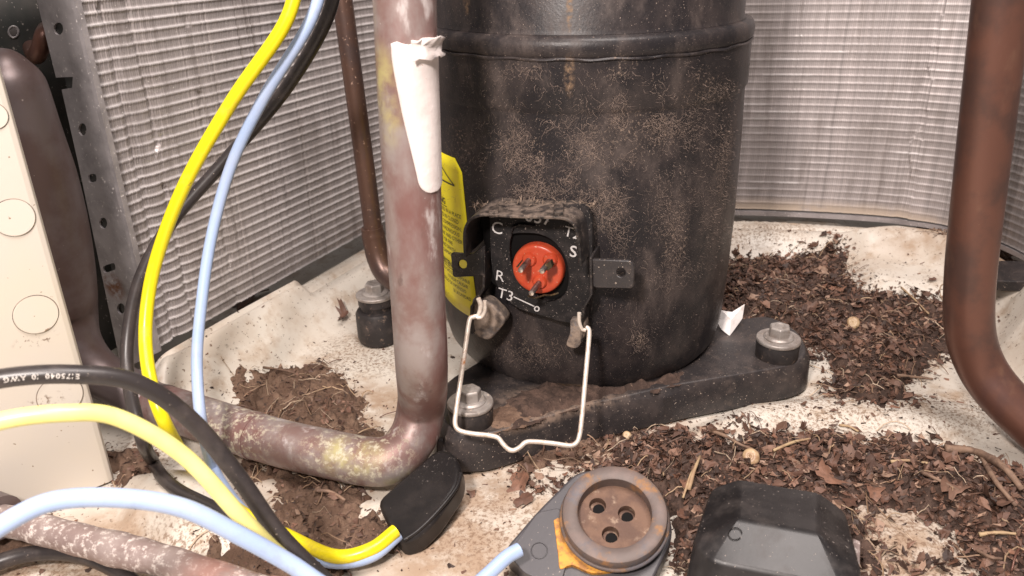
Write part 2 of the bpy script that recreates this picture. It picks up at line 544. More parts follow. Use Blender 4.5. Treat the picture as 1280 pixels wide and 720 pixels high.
def lathe(name, prof, center, m, parent=None, seg=96, axis=(0, 0, 1), xaxis=None, smooth=40, cap0=True, cap1=True):
    """prof: (r, h) along axis from centre."""
    ax = Vector(axis).normalized()
    xa = Vector(xaxis).normalized() if xaxis else ax.orthogonal().normalized()
    ya = ax.cross(xa)
    V, Fc = [], []
    c = Vector(center)
    for r, h in prof:
        for k in range(seg):
            a = 2 * math.pi * k / seg
            V.append(c + ax * h + (xa * math.cos(a) + ya * math.sin(a)) * max(r, 1e-5))
    for i in range(len(prof) - 1):
        for k in range(seg):
            a, b = i * seg + k, i * seg + (k + 1) % seg
            Fc.append((a, b, b + seg, a + seg))
    if cap0:
        Fc.append(tuple(range(seg))[::-1])
    if cap1:
        Fc.append(tuple(range(len(V) - seg, len(V))))
    o = mesh(name, V, Fc, m, parent)
    return autosmooth(o, smooth)


def prism(name, poly, direction, m, parent=None, bev=0, seg=2, smooth=True, holes=None):
    """poly: world points; extruded by vector direction. holes: lists of world points (cut with a boolean-free bridge fill)."""
    bm = bmesh.new()
    loops = [poly] + (holes or [])
    edges = []
    for lp in loops:
        vs = [bm.verts.new(Vector(p)) for p in lp]
        for i in range(len(vs)):
            edges.append(bm.edges.new((vs[i], vs[(i + 1) % len(vs)])))
    r = bmesh.ops.triangle_fill(bm, use_beauty=True, use_dissolve=False, edges=edges)
    if not holes:
        bm.faces.ensure_lookup_table()
    fs = [f for f in bm.faces]
    ret = bmesh.ops.extrude_face_region(bm, geom=fs)
    for v in [g for g in ret["geom"] if isinstance(g, bmesh.types.BMVert)]:
        v.co += Vector(direction)
    bmesh.ops.recalc_face_normals(bm, faces=bm.faces)
    bmesh.ops.dissolve_limit(bm, angle_limit=.01, verts=bm.verts, edges=bm.edges)
    V = [v.co.copy() for v in bm.verts]
    for i, v in enumerate(bm.verts):
        v.index = i
    Fc = [tuple(v.index for v in f.verts) for f in bm.faces]
    bm.free()
    o = mesh(name, V, Fc, m, parent, smooth=bool(bev) and smooth)
    if bev:
        bevel(o, bev, seg)
    return o


def ellipse(pl, cx, cy, rx, ry, c=0, n=24, rot=0):
    out = []
    for k in range(n):
        a = 2 * math.pi * k / n
        x, y = rx * math.cos(a), ry * math.sin(a)
        out.append(pl.at(cx + x * math.cos(rot) - y * math.sin(rot), cy + x * math.sin(rot) + y * math.cos(rot), c))
    return out


def rounded(pts, r, n=5):
    """round the corners of a 2-D polygon"""
    out = []
    k = len(pts)
    for i in range(k):
        p0, p1, p2 = (np.array(pts[j % k], float) for j in (i - 1, i, i + 1))
        a, b = p0 - p1, p2 - p1
        ra = min(r, np.linalg.norm(a) * .48, np.linalg.norm(b) * .48)
        A, B = p1 + a / np.linalg.norm(a) * ra, p1 + b / np.linalg.norm(b) * ra
        for t in np.linspace(0, 1, n):
            out.append(tuple((1 - t)**2 * A + 2 * t * (1 - t) * p1 + t * t * B))
    return out


TEXTCACHE = {}


def glyphs(txt, size=1.0, bold=0.0, align='LEFT'):
    key = (txt, bold, align)
    if key not in TEXTCACHE:
        cu = bpy.data.curves.new("lettering_source", 'FONT')
        cu.body = txt
        cu.size = 1
        cu.offset = bold
        cu.align_x = align
        cu.resolution_u = 3
        o = bpy.data.objects.new("lettering_source", cu)
        COL.objects.link(o)
        dg = bpy.context.evaluated_depsgraph_get()
        me = bpy.data.meshes.new_from_object(o.evaluated_get(dg))
        v = np.array([x.co[:2] for x in me.vertices]).reshape(-1, 2)
        f = [tuple(p.vertices) for p in me.polygons]
        bpy.data.objects.remove(o)
        bpy.data.curves.remove(cu)
        bpy.data.meshes.remove(me)
        TEXTCACHE[key] = (v, f)
    v, f = TEXTCACHE[key]
    return v * size, f


def setstuff(o, label, cat=None):
    o["kind"] = "stuff"
    if label:
        o["label"] = label
    if cat:
        o["category"] = cat
    return o


def tint_attr(o, cols_per_vert):
    a = o.data.color_attributes.new("tint", 'FLOAT_COLOR', 'POINT')
    c = np.ones((len(o.data.vertices), 4), np.float32)
    c[:, :3] = cols_per_vert
    a.data.foreach_set("color", c.ravel())


# ------------------------------------------------------------------ coil path (plan)
CZ = .026                                  # bottom of the fins
left_a, left_b = P(198, 434, CZ), P(455, 291, CZ)
ldir = (left_b - left_a).normalized()
rp = [P(px, py, CZ) for px, py in ((925, 261), (1050, 266), (1125, 272), (1185, 281), (1240, 297), (1285, 317))]
tail = (rp[-1] - rp[-2]).normalized()
corner = [left_b + ldir * .035]
c_in = left_b + ldir * .08
path_pts = [left_a, left_a.lerp(left_b, .5), left_b, left_b + ldir * .03,
            (left_b + ldir * .062) + Vector((.012, 0, 0)), Vector((left_b.x + .10, rp[0].y + .022, 0)), Vector((rp[0].x - .09, rp[0].y + .008, 0))] + rp + [rp[-1] + tail * .05 + Vector((0, -.008, 0)), rp[-1] + tail * .09 + Vector((-.004, -.035, 0))]
CP = spline([(p.x, p.y) for p in path_pts], 40)
seglen = np.r_[0, np.cumsum(np.linalg.norm(np.diff(CP, axis=0), axis=1))]
LEN = seglen[-1]


def coil_xy(s):
    return np.stack([np.interp(s, seglen, CP[:, 0]), np.interp(s, seglen, CP[:, 1])], -1)


def coil_nrm(s):                           # towards the inside of the unit
    a, b = coil_xy(np.clip(s - .004, 0, LEN)), coil_xy(np.clip(s + .004, 0, LEN))
    t = b - a
    t /= np.linalg.norm(t, axis=-1, keepdims=True)
    return np.stack([t[..., 1], -t[..., 0]], -1)


_cs = np.linspace(0, LEN, 260)
_cxy = coil_xy(_cs)
_cn = coil_nrm(_cs)


def coil_dist(x, y):                       # signed distance to the coil's inner face, positive inside
    sh = x.shape
    x, y = x.ravel(), y.ravel()
    out = np.empty(len(x))
    for i in range(0, len(x), 20000):
        dx = x[i:i + 20000, None] - _cxy[None, :, 0]
        dy = y[i:i + 20000, None] - _cxy[None, :, 1]
        dd = dx * dx + dy * dy
        j = dd.argmin(1)
        q = np.arange(len(j))
        out[i:i + 20000] = np.sqrt(dd[q, j]) * np.sign(dx[q, j] * _cn[j, 0] + dy[q, j] * _cn[j, 1])
    return out.reshape(sh)


# ------------------------------------------------------------------ base pan and dirt
def seg_sd(poly, x, y):
    """signed distance in px, positive inside"""
    poly = np.array(poly, float)
    inside = np.zeros(x.shape, bool)
    best = np.full(x.shape, 1e9)
    n = len(poly)
    for i in range(n):
        a, b = poly[i], poly[(i + 1) % n]
        ab = b - a
        t = np.clip(((x - a[0]) * ab[0] + (y - a[1]) * ab[1]) / (ab @ ab), 0, 1)
        best = np.minimum(best, np.hypot(x - a[0] - t * ab[0], y - a[1] - t * ab[1]))
        c = ((a[1] > y) != (b[1] > y)) & (x < (b[0] - a[0]) * (y - a[1]) / (b[1] - a[1] + 1e-12) + a[0])
        inside ^= c
    return np.where(inside, best, -best)


def world_poly(pts, z=0.0):
    return [tuple(P(px, py, z)[:2]) for px, py in pts]


def pan_poly(pts):
    out = []
    for px, py in pts:
        p = P(px, py, 0)
        zz = 0.0
        for _ in range(14):
            zz = .6 * zz + .4 * float(pan_z(np.array([p.x]), np.array([p.y]))[0])
            p = P(px, py, zz)
        out.append((p.x, p.y))
    return out


SOIL_PX = [  # dark leaf-mould regions (outlines measured on the floor), world metres
    ([(896, 330), (945, 318), (1030, 314), (1050, 330), (1062, 345), (1085, 372), (1135, 378), (1185, 380), (1196, 425), (1165, 455), (1140, 470), (1148, 497), (1105, 512), (1070, 498), (1030, 462), (1015, 440), (960, 412), (930, 405), (890, 420)]),
    ([(690, 610), (760, 560), (830, 548), (872, 566), (900, 552), (930, 533), (985, 535), (1050, 534), (1120, 552), (1200, 560), (1275, 590), (1330, 640), (1400, 760), (1230, 740), (1200, 680), (1150, 655), (1090, 650), (1060, 700), (1080, 800), (850, 800), (835, 720), (830, 650), (760, 640)]),
    ([(1040, 640), (1075, 640), (1100, 690), (1075, 780), (1040, 780)]),
]
SILT_PX = [
    ([(255, 508), (285, 478), (335, 458), (400, 452), (440, 474), (452, 515), (492, 545), (500, 580), (440, 600), (330, 570), (250, 545)]),
    ([(310, 580), (400, 585), (465, 600), (485, 650), (495, 680), (470, 705), (400, 720), (300, 760), (200, 760), (250, 690), (310, 650), (320, 620)]),
    ([(134, 565), (170, 555), (215, 562), (205, 590), (160, 605), (140, 600)]),
    ([(0, 640), (60, 650), (90, 672), (40, 690), (-60, 700), (-60, 640)]),
    ([(620, 560), (760, 528), (900, 496), (880, 512), (800, 545), (720, 585), (640, 600)]),
    ([(1130, 270), (1190, 282), (1280, 320), (1270, 330), (1190, 320), (1140, 292)]),
]


def pan_z(x, y):
    d = coil_dist(x, y)
    z = .017 * (1 - sstep(.024, .046, d))
    z = z - .010 * (1 - sstep(.0015, .0045, d))                    # the gutter under the coil
    z = z - .0030 * np.exp(-((d - .0150) / .0022)**2)              # groove behind the lip
    z = z - .030 * sstep(.05, .10, -d)

    def hump(pts, h, soft):
        return h * sstep(-soft, soft, seg_sd(world_poly(pts), x, y))
    z = z + hump([(205, 500), (300, 440), (378, 392), (388, 402), (356, 430), (260, 490), (210, 530)], .0115, .006)
    z = z + hump([(1062, 322), (1110, 318), (1200, 330), (1200, 375), (1130, 372), (1085, 362)], .009, .011)
    z = z + hump([(1270, 400), (1400, 400), (1400, 500), (1300, 490), (1262, 440)], .030, .010)
    z = z + hump([(165, 610), (230, 600), (330, 650), (320, 690), (260, 715), (170, 660)], .011, .009)
    z = z + hump([(830, 560), (940, 510), (1060, 500), (1200, 510), (1290, 540), (1290, 556), (1160, 540), (1040, 528), (930, 535), (850, 575)], .005, .007)
    z = z + hump([(890, 268), (1050, 278), (1050, 306), (890, 300)], .006, .006)
    z = z + .0012 * (fbm(x, y, 9, 2, 5) - .5)
    return z


GX = np.r_[np.linspace(-.60, -.305, 12), np.arange(-.30, .44, .0014), np.linspace(.445, .75, 12)]
GY = np.r_[np.linspace(-.02, .125, 6), np.arange(.13, .68, .0014), np.linspace(.685, .95, 10)]
gx, gy = np.meshgrid(GX, GY)
gz = pan_z(gx, gy)


def grid_lookup(A, x, y):
    fx = np.clip(np.interp(x, GX, np.arange(len(GX))), 0, len(GX) - 1.001)
    fy = np.clip(np.interp(y, GY, np.arange(len(GY))), 0, len(GY) - 1.001)
    i, j = fx.astype(int), fy.astype(int)
    u, v = fx - i, fy - j
    return (A[j, i] * (1 - u) + A[j, i + 1] * u) * (1 - v) + (A[j + 1, i] * (1 - u) + A[j + 1, i + 1] * u) * v


def grid_mesh(name, Z, keep, m, xs, ys):
    ny, nx = Z.shape
    V = np.stack([xs, ys, Z], -1).reshape(-1, 3)
    idx = np.arange(nx * ny).reshape(ny, nx)
    q = np.stack([idx[:-1, :-1], idx[:-1, 1:], idx[1:, 1:], idx[1:, :-1]], -1)
    if keep is not None:
        k = keep[:-1, :-1] | keep[:-1, 1:] | keep[1:, 1:] | keep[1:, :-1]
        q = q[k]
    q = q.reshape(-1, 4)
    used, inv = np.unique(q, return_inverse=True)
    return npmesh(name, V[used], inv.reshape(-1, 4), m)


pan = grid_mesh("base_pan", gz, None, M_cream, gx, gy)
pan["kind"] = "structure"
pan["label"] = "cream painted metal base pan of the unit, stained and littered with dirt"


SOIL = [pan_poly(p) for p in SOIL_PX]
SILT = [pan_poly(p) for p in SILT_PX]


def dirt_amount(polys, x, y, seed, ragged=.016):
    sd = np.full(x.shape, -1.0)
    for pl in polys:
        sd = np.maximum(sd, seg_sd(pl, x, y))
    return sd + ragged * 2 * (fbm(x, y, 55, 4, seed) - .5) + .012 * (fbm(x, y, 260, 3, seed + 3) - .5)


sx, sy = np.meshgrid(np.linspace(-.30, .46, 761), np.linspace(.12, .62, 501))
base_s = grid_lookup(gz, sx, sy)


def clods(x, y, seed):
    a = fbm(x, y, 130, 3, seed)
    b = fbm(x, y, 420, 2, seed + 9)
    c = np.abs(fbm(x, y, 230, 2, seed + 5) - .5) * 2
    return a, b, c


amt_soil = dirt_amount(SOIL, sx, sy, 31)
a, b, c = clods(sx, sy, 41)
soil_h = sstep(-.002, .022, amt_soil) * (.0035 + .006 * a) + sstep(0, .006, amt_soil) * (.0028 * b + .002 * c) - .0012
amt_silt = dirt_amount(SILT, sx, sy, 77, .013)
a, b, c = clods(sx, sy, 91)
silt_h = sstep(-.002, .018, amt_silt) * (.0012 + .0038 * a) + sstep(0, .006, amt_silt) * (.0022 * b + .0032 * sstep(.25, .7, c)) - .0012
soil = grid_mesh("soil", base_s + soil_h, amt_soil > -.003, M_soil, sx, sy)
setstuff(soil, "dark leaf mould heaped on the pan right of the compressor", "dirt")
silt = grid_mesh("silt", base_s + silt_h, amt_silt > -.003, M_silt, sx, sy)
setstuff(silt, "clumpy brown silt on the pan under and around the bent pipe", "dirt")


def ground_z(x, y):
    """scalar or array: top of pan or dirt"""
    x, y = np.atleast_1d(np.asarray(x, float)), np.atleast_1d(np.asarray(y, float))
    z = grid_lookup(gz, x, y)
    i = np.clip(np.round((x - sx[0, 0]) / (sx[0, 1] - sx[0, 0])).astype(int), 0, sx.shape[1] - 1)
    j = np.clip(np.round((y - sy[0, 0]) / (sy[1, 0] - sy[0, 0])).astype(int), 0, sx.shape[0] - 1)
    return z + np.maximum(0, np.maximum(np.where(amt_soil[j, i] > 0, soil_h[j, i], 0), np.where(amt_silt[j, i] > 0, silt_h[j, i], 0)))


def GP(px, py, lift=0.0):                  # photo pixel on top of the dirt
    p = P(px, py, 0)
    zz = 0.0
    for _ in range(12):
        zz = .6 * zz + .4 * float(ground_z(p.x, p.y)[0])
        p = P(px, py, zz)
    return p + Vector((0, 0, lift))


# ------------------------------------------------------------------ condenser coil
coil = root("condenser_coil", "bent aluminium fin coil wrapping round behind the compressor", "coil", (left_a.x, left_a.y, CZ))
ZT = .27
pitch, per = .00125, .0053
nf = int(LEN / pitch)
zs = np.linspace(CZ, ZT, int((ZT - CZ) / per * 9))
s2 = np.repeat(np.arange(nf + 1) * pitch, 2)[:-1]
s2[1::2] += pitch * .55
s2 = np.clip(s2, 0, LEN - 1e-4)
fin_id = np.repeat(np.arange(nf + 1), 2)[:-1]
xy, nn = coil_xy(s2), coil_nrm(s2)
ph = (zs - CZ) / per
ridge = np.maximum(0, np.cos(math.pi * ph)**2)**5
S, Zg = np.meshgrid(s2, zs, indexing='ij')
jit = rng.normal(0, .00020, nf + 1)[fin_id]
peak = (np.arange(len(s2)) % 2 == 0)
off = np.where(peak, .0004, -.0010)[:, None] + jit[:, None]
rsc = 1 - .45 * sstep(LEN * .42, LEN * .5, s2) + .25 * sstep(LEN - .12, LEN - .07, s2)
off = off + (np.where(peak, .0009, .0005) * rsc)[:, None] * ridge[None, :] * (.6 + .6 * fbm(S * 1.0, Zg, 30, 2, 3))
off = off + .0016 * (fbm(S * .9, Zg, 18, 3, 8) - .5)
# bruised strips where fins are combed over
for s0, wd, dep in ((.012, .003, .0022), (.026, .0022, .0018), (.06, .0015, .0012), (LEN - .16, .004, .0016), (LEN - .22, .003, .0014)):
    off = off - dep * np.exp(-((S - s0 - .004 * (fbm(Zg * 0 + s0 * 50, Zg, 60, 3, 12) - .5)) / wd)**2) * (fbm(Zg, S, 25, 2, 4) > .42)
sp_ = P(1135, 272, CZ)
s_step = seglen[np.argmin((CP[:, 0] - sp_.x)**2 + (CP[:, 1] - sp_.y)**2)]
off = off + .0016 * sstep(s_step - .0008, s_step + .0008, S + .0016 * (Zg - .1) / .1 + .001 * (np.floor(Zg / .021) % 2))
lean = .0007 * (fbm(S, Zg, 60, 2, 21) - .5) * 2
tang = np.stack([-nn[:, 1], nn[:, 0]], -1)
X = xy[:, None, 0] + nn[:, None, 0] * off + tang[:, None, 0] * lean
Y = xy[:, None, 1] + nn[:, None, 1] * off + tang[:, None, 1] * lean
V = np.stack([X, Y, np.broadcast_to(Zg, X.shape)], -1)
ns, nz = X.shape
idx = np.arange(ns * nz).reshape(ns, nz)
q = np.stack([idx[:-1, :-1], idx[1:, :-1], idx[1:, 1:], idx[:-1, 1:]], -1).reshape(-1, 4)
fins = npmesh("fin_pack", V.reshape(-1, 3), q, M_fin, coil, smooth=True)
fins["kind"] = "stuff"
ridge_shine = (np.maximum(0, np.cos(math.pi * (ph - .06))**2)**9)[None, :] * (.55 + .75 * fbm(S, Zg, 70, 3, 61))  # bright line along each ridge: a highlight painted into the fin colour
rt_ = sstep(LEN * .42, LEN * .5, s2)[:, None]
glint = sstep(.60, .74, fbm(S * 1.0, Zg * 9, 40, 2, 71)) * (fbm(S, np.round(Zg / per), 30, 1, 72) > .5)  # scattered glints painted along the right coil's ridges
ridge_shine = ridge_shine * (1 - rt_ * (1 - (.22 + .9 * glint)))
ridge_shine = np.clip(ridge_shine, 0, 1)[..., None]
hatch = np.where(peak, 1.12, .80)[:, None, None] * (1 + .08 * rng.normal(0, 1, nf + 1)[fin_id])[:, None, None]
tone_c = (np.array((.43, .385, .375)) * (1 + .12 * rt_[..., None])) * hatch * (1 - ridge_shine) + np.array((.74, .70, .69)) * ridge_shine
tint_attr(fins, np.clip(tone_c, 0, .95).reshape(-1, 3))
# body of the coil behind the fin edges
sb = np.linspace(0, LEN - 1e-4, 160)
bx, bn = coil_xy(sb), coil_nrm(sb)


def coil_band(name, o0, o1, z0, z1, m):
    V, Fc = [], []
    for i in range(len(sb)):
        for o_, z_ in ((o0, z0), (o0, z1), (o1, z1), (o1, z0)):
            V.append((bx[i, 0] + bn[i, 0] * o_, bx[i, 1] + bn[i, 1] * o_, z_))
    for i in range(len(sb) - 1):
        for k in range(4):
            Fc.append((i * 4 + k, i * 4 + (k + 1) % 4, i * 4 + 4 + (k + 1) % 4, i * 4 + 4 + k))
    Fc += [(0, 1, 2, 3), tuple(len(V) - 4 + k for k in range(4))[::-1]]
    return mesh(name, V, Fc, m, coil, smooth=False)


coil_band("coil_core", -.0035, -.022, CZ + .0005, ZT, M_darksheet)
i0 = np.searchsorted(sb, LEN * .5)
_sb, _bx, _bn = sb, bx, bn
sb, bx, bn = sb[i0:], bx[i0:], bn[i0:]
coil_band("bottom_rail", .002, -.02, CZ - .0045, CZ - .0012, M_galv)
sb, bx, bn = _sb, _bx, _bn

# perforated end plate at the left end of the coil
n_end = Vector((-ldir.x, -ldir.y, 0)).normalized()
EP = Plane(Vector((left_a.x, left_a.y, .1)) + n_end * .001, n_end)
outline = [(92, -25), (197, 434), (190, 452), (140, 450), (68, 98), (40, -25)]
ep_poly = [EP.at(*p) for p in [(88, -40), (199, 440), (152, 462), (98, 205), (77, 112), (90, 110), (91, 96), (70, 97), (36, -40)]]
holes = [ellipse(EP, 73, 36, 6, 8, n=12), ellipse(EP, 103, 162, 5, 8, n=12), ellipse(EP, 129, 279, 5, 7, n=12), ellipse(EP, 151, 386, 5, 7, n=12),
         [EP.at(*p) for p in rounded([(110, 218), (120, 217), (121, 227), (111, 229)], 3, 3)],
         [EP.at(*p) for p in rounded([(128, 333), (143, 328), (145, 337), (130, 342)], 3, 3)]]
prism("end_plate", ep_poly, -n_end * .0012, M_galv, coil, smooth=False, holes=holes)
prism("end_plate_flange", [EP.at(87, -40, .0002), EP.at(198, 440, .0002), EP.at(202, 438, .0002), EP.at(92, -40, .0002)], n_end * .003, M_galv, coil, smooth=False)
# copper return bend beside the end plate
rb = [EP.at(40, 60, -.016), EP.at(44, 70, -.010), EP.at(50, 62, -.008), EP.at(55, 45, -.010), EP.at(58, 38, -.018)]
tube("return_bend", spline([tuple(p) for p in rb], 6), .0042, M_redpipe, coil)

# dark corner sheet behind the beige panel
sp = root("corner_sheet", "dark steel corner sheet with a round hole behind the perforated plate", "sheet", (-.30, .43, 0))
SPL = Plane((-.26, .425, .1), (.45, -.9, 0))
prism("sheet", [SPL.at(*p) for p in [(-120, -60), (75, -60), (160, 300), (150, 440), (-60, 440)]], -SPL.n * .0015, M_darksheet, sp, smooth=False, holes=[ellipse(SPL, 17, 40, 6, 7, n=14)])
tube("grommet", ellipse(SPL, 17, 40, 6.2, 7.2, n=14) + [ellipse(SPL, 17, 40, 6.2, 7.2, n=14)[0]], .0006, M_galv, sp, seg=6, caps=False)
prism("backing", [SPL.at(*p, -.02) for p in [(0, 20), (34, 20), (34, 62), (0, 62)]], -SPL.n * .001, M_paper, sp, smooth=False)

# ------------------------------------------------------------------ beige panel with knockouts
pb = P(143, 601, .001)
pl2 = P(60, 634, .001)
pdir = (pb - pl2)
pdir.z = 0
pdir.normalize()
pn = Vector((pdir.y, -pdir.x, 0)).normalized()
if pn.y > 0:
    pn = -pn
PP = Plane(pb, pn)
panel = root("access_panel", "beige painted metal panel with round knockouts at the left edge", "panel", (pb.x, pb.y, 0))
# a folded profile: flat face, soft crease to a flange that turns away at the right edge
pr = []
along = [(-.14, -.045), (-.062, -.0035), (-.054, -.0008), (-.045, 0), (-.0025, 0), (-.0008, -.0005), (0, -.0022), (.0002, -.012)]
Vp, Fp = [], []
top = .26
for d_, c_ in along:
    for zz in np.linspace(0, top, 2):
        Vp.append(pb + pdir * d_ + pn * c_ + Vector((0, 0, float(zz) + .0005)))
for i in range(len(along) - 1):
    Fp.append((i * 2, i * 2 + 2, i * 2 + 3, i * 2 + 1))
face = mesh("face", Vp, Fp, M_panel, panel, smooth=False)
sol = face.modifiers.new("thickness", 'SOLIDIFY')
sol.thickness = .0009
sol.offset = 0
bevel(face, .0006, 2, 30)
for kx, ky, kr in ((-9, 145, 19), (17, 272, 27), (45, 393, 28), (75, 494, 28)):
    c0 = PP.at(kx, ky, .0004)
    rr = (PP.at(kx + kr, ky, .0004) - c0).length
    k = lathe("knockout", [(rr, -.0003), (rr, .0002), (rr * .975, .0005), (rr * .93, .0005), (rr * .3, .0005)], c0, M_panel, panel, seg=40, axis=(pn + PP.a * random.uniform(-.05, .05) + PP.b * .05), smooth=20)
    tb = c0 - Vector((0, 0, rr)) + pn * .0004
    ring = []
    for i in range(41):
        a_ = -math.pi / 2 + .22 + (2 * math.pi - .44) * i / 40
        ring.append(c0 + (PP.a * math.cos(a_) + PP.b * math.sin(a_)) * (rr * 1.01))
    tube("groove", ring, .00020, M_tab, k, seg=5)

# ------------------------------------------------------------------ compressor
comp = root("compressor", "black dusty compressor drum with an open terminal box and yellow sticker", "compressor", (AX.x, AX.y, 0))
low = [(.03, .0185), (.064, .0185), (.0705, .0200), (.0738, .025), (.0756, .032), (.0767, .042), (.0776, .06), (.0785, .09), (.0784, .13), (.0778, .1545), (.0780, .1556),
       (.0790, .1575), (.0788, .178)]
rz = cyl(728, 66, .0795)[2]
dz = rz - .180
low = [(r, z + (dz if z > .1 else 0)) for r, z in low]
lathe("lower_shell", low, AX, M_black, comp, seg=128)
lathe("collar", [(.0786, rz - .0025), (.0795, rz - .0012), (.0798, rz + .0008), (.0798, rz + .0024), (.0794, rz + .0042), (.0784, rz + .0055), (.0764, rz + .0061), (.0745, rz + .0062)], AX, M_black, comp, seg=128)
lathe("upper_shell", [(.0740, rz + .002), (.0755, rz + .0063), (.0747, rz + .0082), (.0744, .275), (.070, .292), (.05, .306), (.001, .311)], AX, M_black, comp, seg=128)
# weld bead under the collar
tube("weld_bead", [(AX.x + .0791 * math.sin(a), AX.y - .0791 * math.cos(a), rz - .0028 + .0003 * math.sin(a * 23)) for a in np.linspace(-math.pi, math.pi, 160)], .0007, M_black, comp, seg=6, caps=False, wob=.35)

# mounting foot
PZ = .021
fpoly = [(1010, 446), (985, 457), (840, 481), (735, 505), (612, 542), (566, 543), (548, 515), (556, 478), (610, 445), (740, 398), (900, 402), (962, 394), (1000, 415)]
fw = [P(px, py, PZ) for px, py in rounded(fpoly, 15, 4)]
bm = bmesh.new()
vs = [bm.verts.new(p) for p in fw]
f = bm.faces.new(vs)
cen = sum((Vector(p) for p in fw), Vector()) / len(fw)
vb = []
for p in fw:
    d = (Vector((p.x, p.y, 0)) - Vector((cen.x, cen.y, 0))).normalized()
    vb.append((bm.verts.new(p + d * .0030 + Vector((0, 0, -.0045))), bm.verts.new(p + d * .0036 + Vector((0, 0, -.0195)))))
k = len(vs)
for i in range(k):
    j = (i + 1) % k
    bm.faces.new((vs[i], vs[j], vb[j][0], vb[i][0]))
    bm.faces.new((vb[i][0], vb[j][0], vb[j][1], vb[i][1]))
V = [v.co.copy() for v in bm.verts]
for i, v in enumerate(bm.verts):
    v.index = i
Fc = [tuple(v.index for v in ff.verts) for ff in bm.faces]
bm.free()
foot = mesh("mounting_foot", V, Fc, M_foot, comp)
md = foot.modifiers.new("thickness", 'SOLIDIFY')
md.thickness = .002
md.offset = -1
bevel(foot, .0016, 3, 30)
# dark block under the left end of the foot
fb = Plane(P(575, 565, .010), (-.1, -.95, .3))
prism("foot_bumper", [fb.at(*p) for p in rounded([(545, 548), (590, 550), (598, 562), (597, 588), (560, 590), (545, 585)], 6, 4)], -fb.n * .012, M_rubber, comp, bev=.0012)
# dirt lying on the foot
def heap(name, polypx, z, h, seed, m, parent):
    poly = world_poly(polypx, z)
    xs = np.array([p[0] for p in poly]); ys = np.array([p[1] for p in poly])
    X_, Y_ = np.meshgrid(np.arange(xs.min() - .004, xs.max() + .004, .0009), np.arange(ys.min() - .004, ys.max() + .004, .0009))
    am = seg_sd(poly, X_, Y_) + .008 * (fbm(X_, Y_, 160, 4, seed) - .5)
    Z_ = z + sstep(-.001, .007, am) * h * (.3 + fbm(X_, Y_, 260, 3, seed + 1)) + sstep(0, .003, am) * .0012 * fbm(X_, Y_, 700, 2, seed + 2) - .0004
    o = grid_mesh(name, Z_, am > -.001, m, X_, Y_)
    return o


hp = heap("foot_dirt", [(625, 500), (680, 478), (780, 482), (860, 462), (850, 478), (760, 497), (690, 517), (640, 535), (640, 515)], PZ, .0035, 5, M_soil, comp)
setstuff(hp, "crumbly dirt lying on the black compressor foot below the drum", "dirt")
hp2 = heap("foot_silt", [(610, 515), (665, 492), (700, 500), (650, 532), (618, 540)], PZ, .0012, 15, M_silt, comp)
setstuff(hp2, "thin grey brown silt on the compressor foot beside the front bolt", "dirt")

# yellow warning sticker on the shell
def shell_pt(ang, z, lift):
    r = np.interp(z, [q[1] for q in low], [q[0] for q in low]) + lift
    return Vector((AX.x + r * math.sin(ang), AX.y - r * math.cos(ang), z))


_, la, lz1 = cyl(576, 200, .0785)
_, lb, lz0 = cyl(598, 402, .078)
aR0, aR1 = la, lb
aL = aR1 - math.radians(48)
Vl, Fl = [], []
nu, nv = 16, 14
for j in range(nv + 1):
    t = j / nv
    for i in range(nu + 1):
        uu = i / nu
        ar = aR0 * t + aR1 * (1 - t)
        if t > .93:
            ar -= math.radians(3.5) * ((t - .93) / .07)**2
        Vl.append(shell_pt(aL + (ar - aL) * uu, lz0 + (lz1 - lz0) * t, .00025))
for j in range(nv):
    for i in range(nu):
        k = j * (nu + 1) + i
        Fl.append((k, k + 1, k + nu + 2, k + nu + 1))
stk = mesh("warning_sticker", Vl, Fl, M_ylabel, comp)
stk["label"] = "yellow flammable warning sticker wrapped on the drum"
sol = stk.modifiers.new("thickness", 'SOLIDIFY')
sol.thickness = .00015
# lettering wrapped on it
H = lz1 - lz0
Rm = .0785


def wrap_text(lines):
    V, Fc = [], []
    for txt, size, right, zt, bold in lines:
        v, f = glyphs(txt, size, bold, 'RIGHT')
        b0 = len(V)
        for x, y in v:
            V.append(shell_pt(right + x / Rm, zt + y, .0006))
        Fc += [tuple(i + b0 for i in ff) for ff in f]
    return V, Fc


body = ["BE INSTALLED IN A PLACE", "AND USED IN CLOSED", "OF COMPRESSION,", "CAUSE A HAZARDOUS", "LEAK AND OTHER", "INJURY OR FIRE", "AND DEATH", "PROPERTY DAMAGE."]
body2 = ["EL GAS ES INFLAMABLE", "Y PUEDE CAUSAR", "RIESGO DE INCENDIO", "SI LA UNIDAD", "NO SE INSTALA EN", "LUGAR VENTILADO", "Y EL CIRCUITO", "DEBE SELLARSE", "ANTES DE CUALQUIER", "TRABAJO DE SERVICIO", "CON GAS BAJO PRESION", "USE SOLO PIEZAS", "DE REPUESTO", "AUTORIZADAS POR", "EL FABRICANTE"]
lines = []
zt = lz0 + H * .665
ra = (aR0 + aR1) / 2 - math.radians(2.0)
lines.append(("WARNING", .0042, ra - math.radians(12), zt + .0018, .02))
for i, t in enumerate(body):
    lines.append((t, .0028, ra - math.radians(1.5 + 5 * (i > 4) + 1.6 * (i % 2)), zt - .0032 * (i + .6), 0))
zt2 = zt - .0032 * 9.6
lines.append(("ADVERTENCIA", .0042, ra - math.radians(5), zt2, .02))
for i, t in enumerate(body2):
    if zt2 - .0031 * (i + 1.2) < lz0 + H * .10:
        break
    lines.append((t, .0026, ra + math.radians(1.2) - math.radians(1.3 * (i % 3)), zt2 - .0031 * (i + 1.2), 0))
V, Fc = wrap_text(lines)
# underlines and the flame triangle


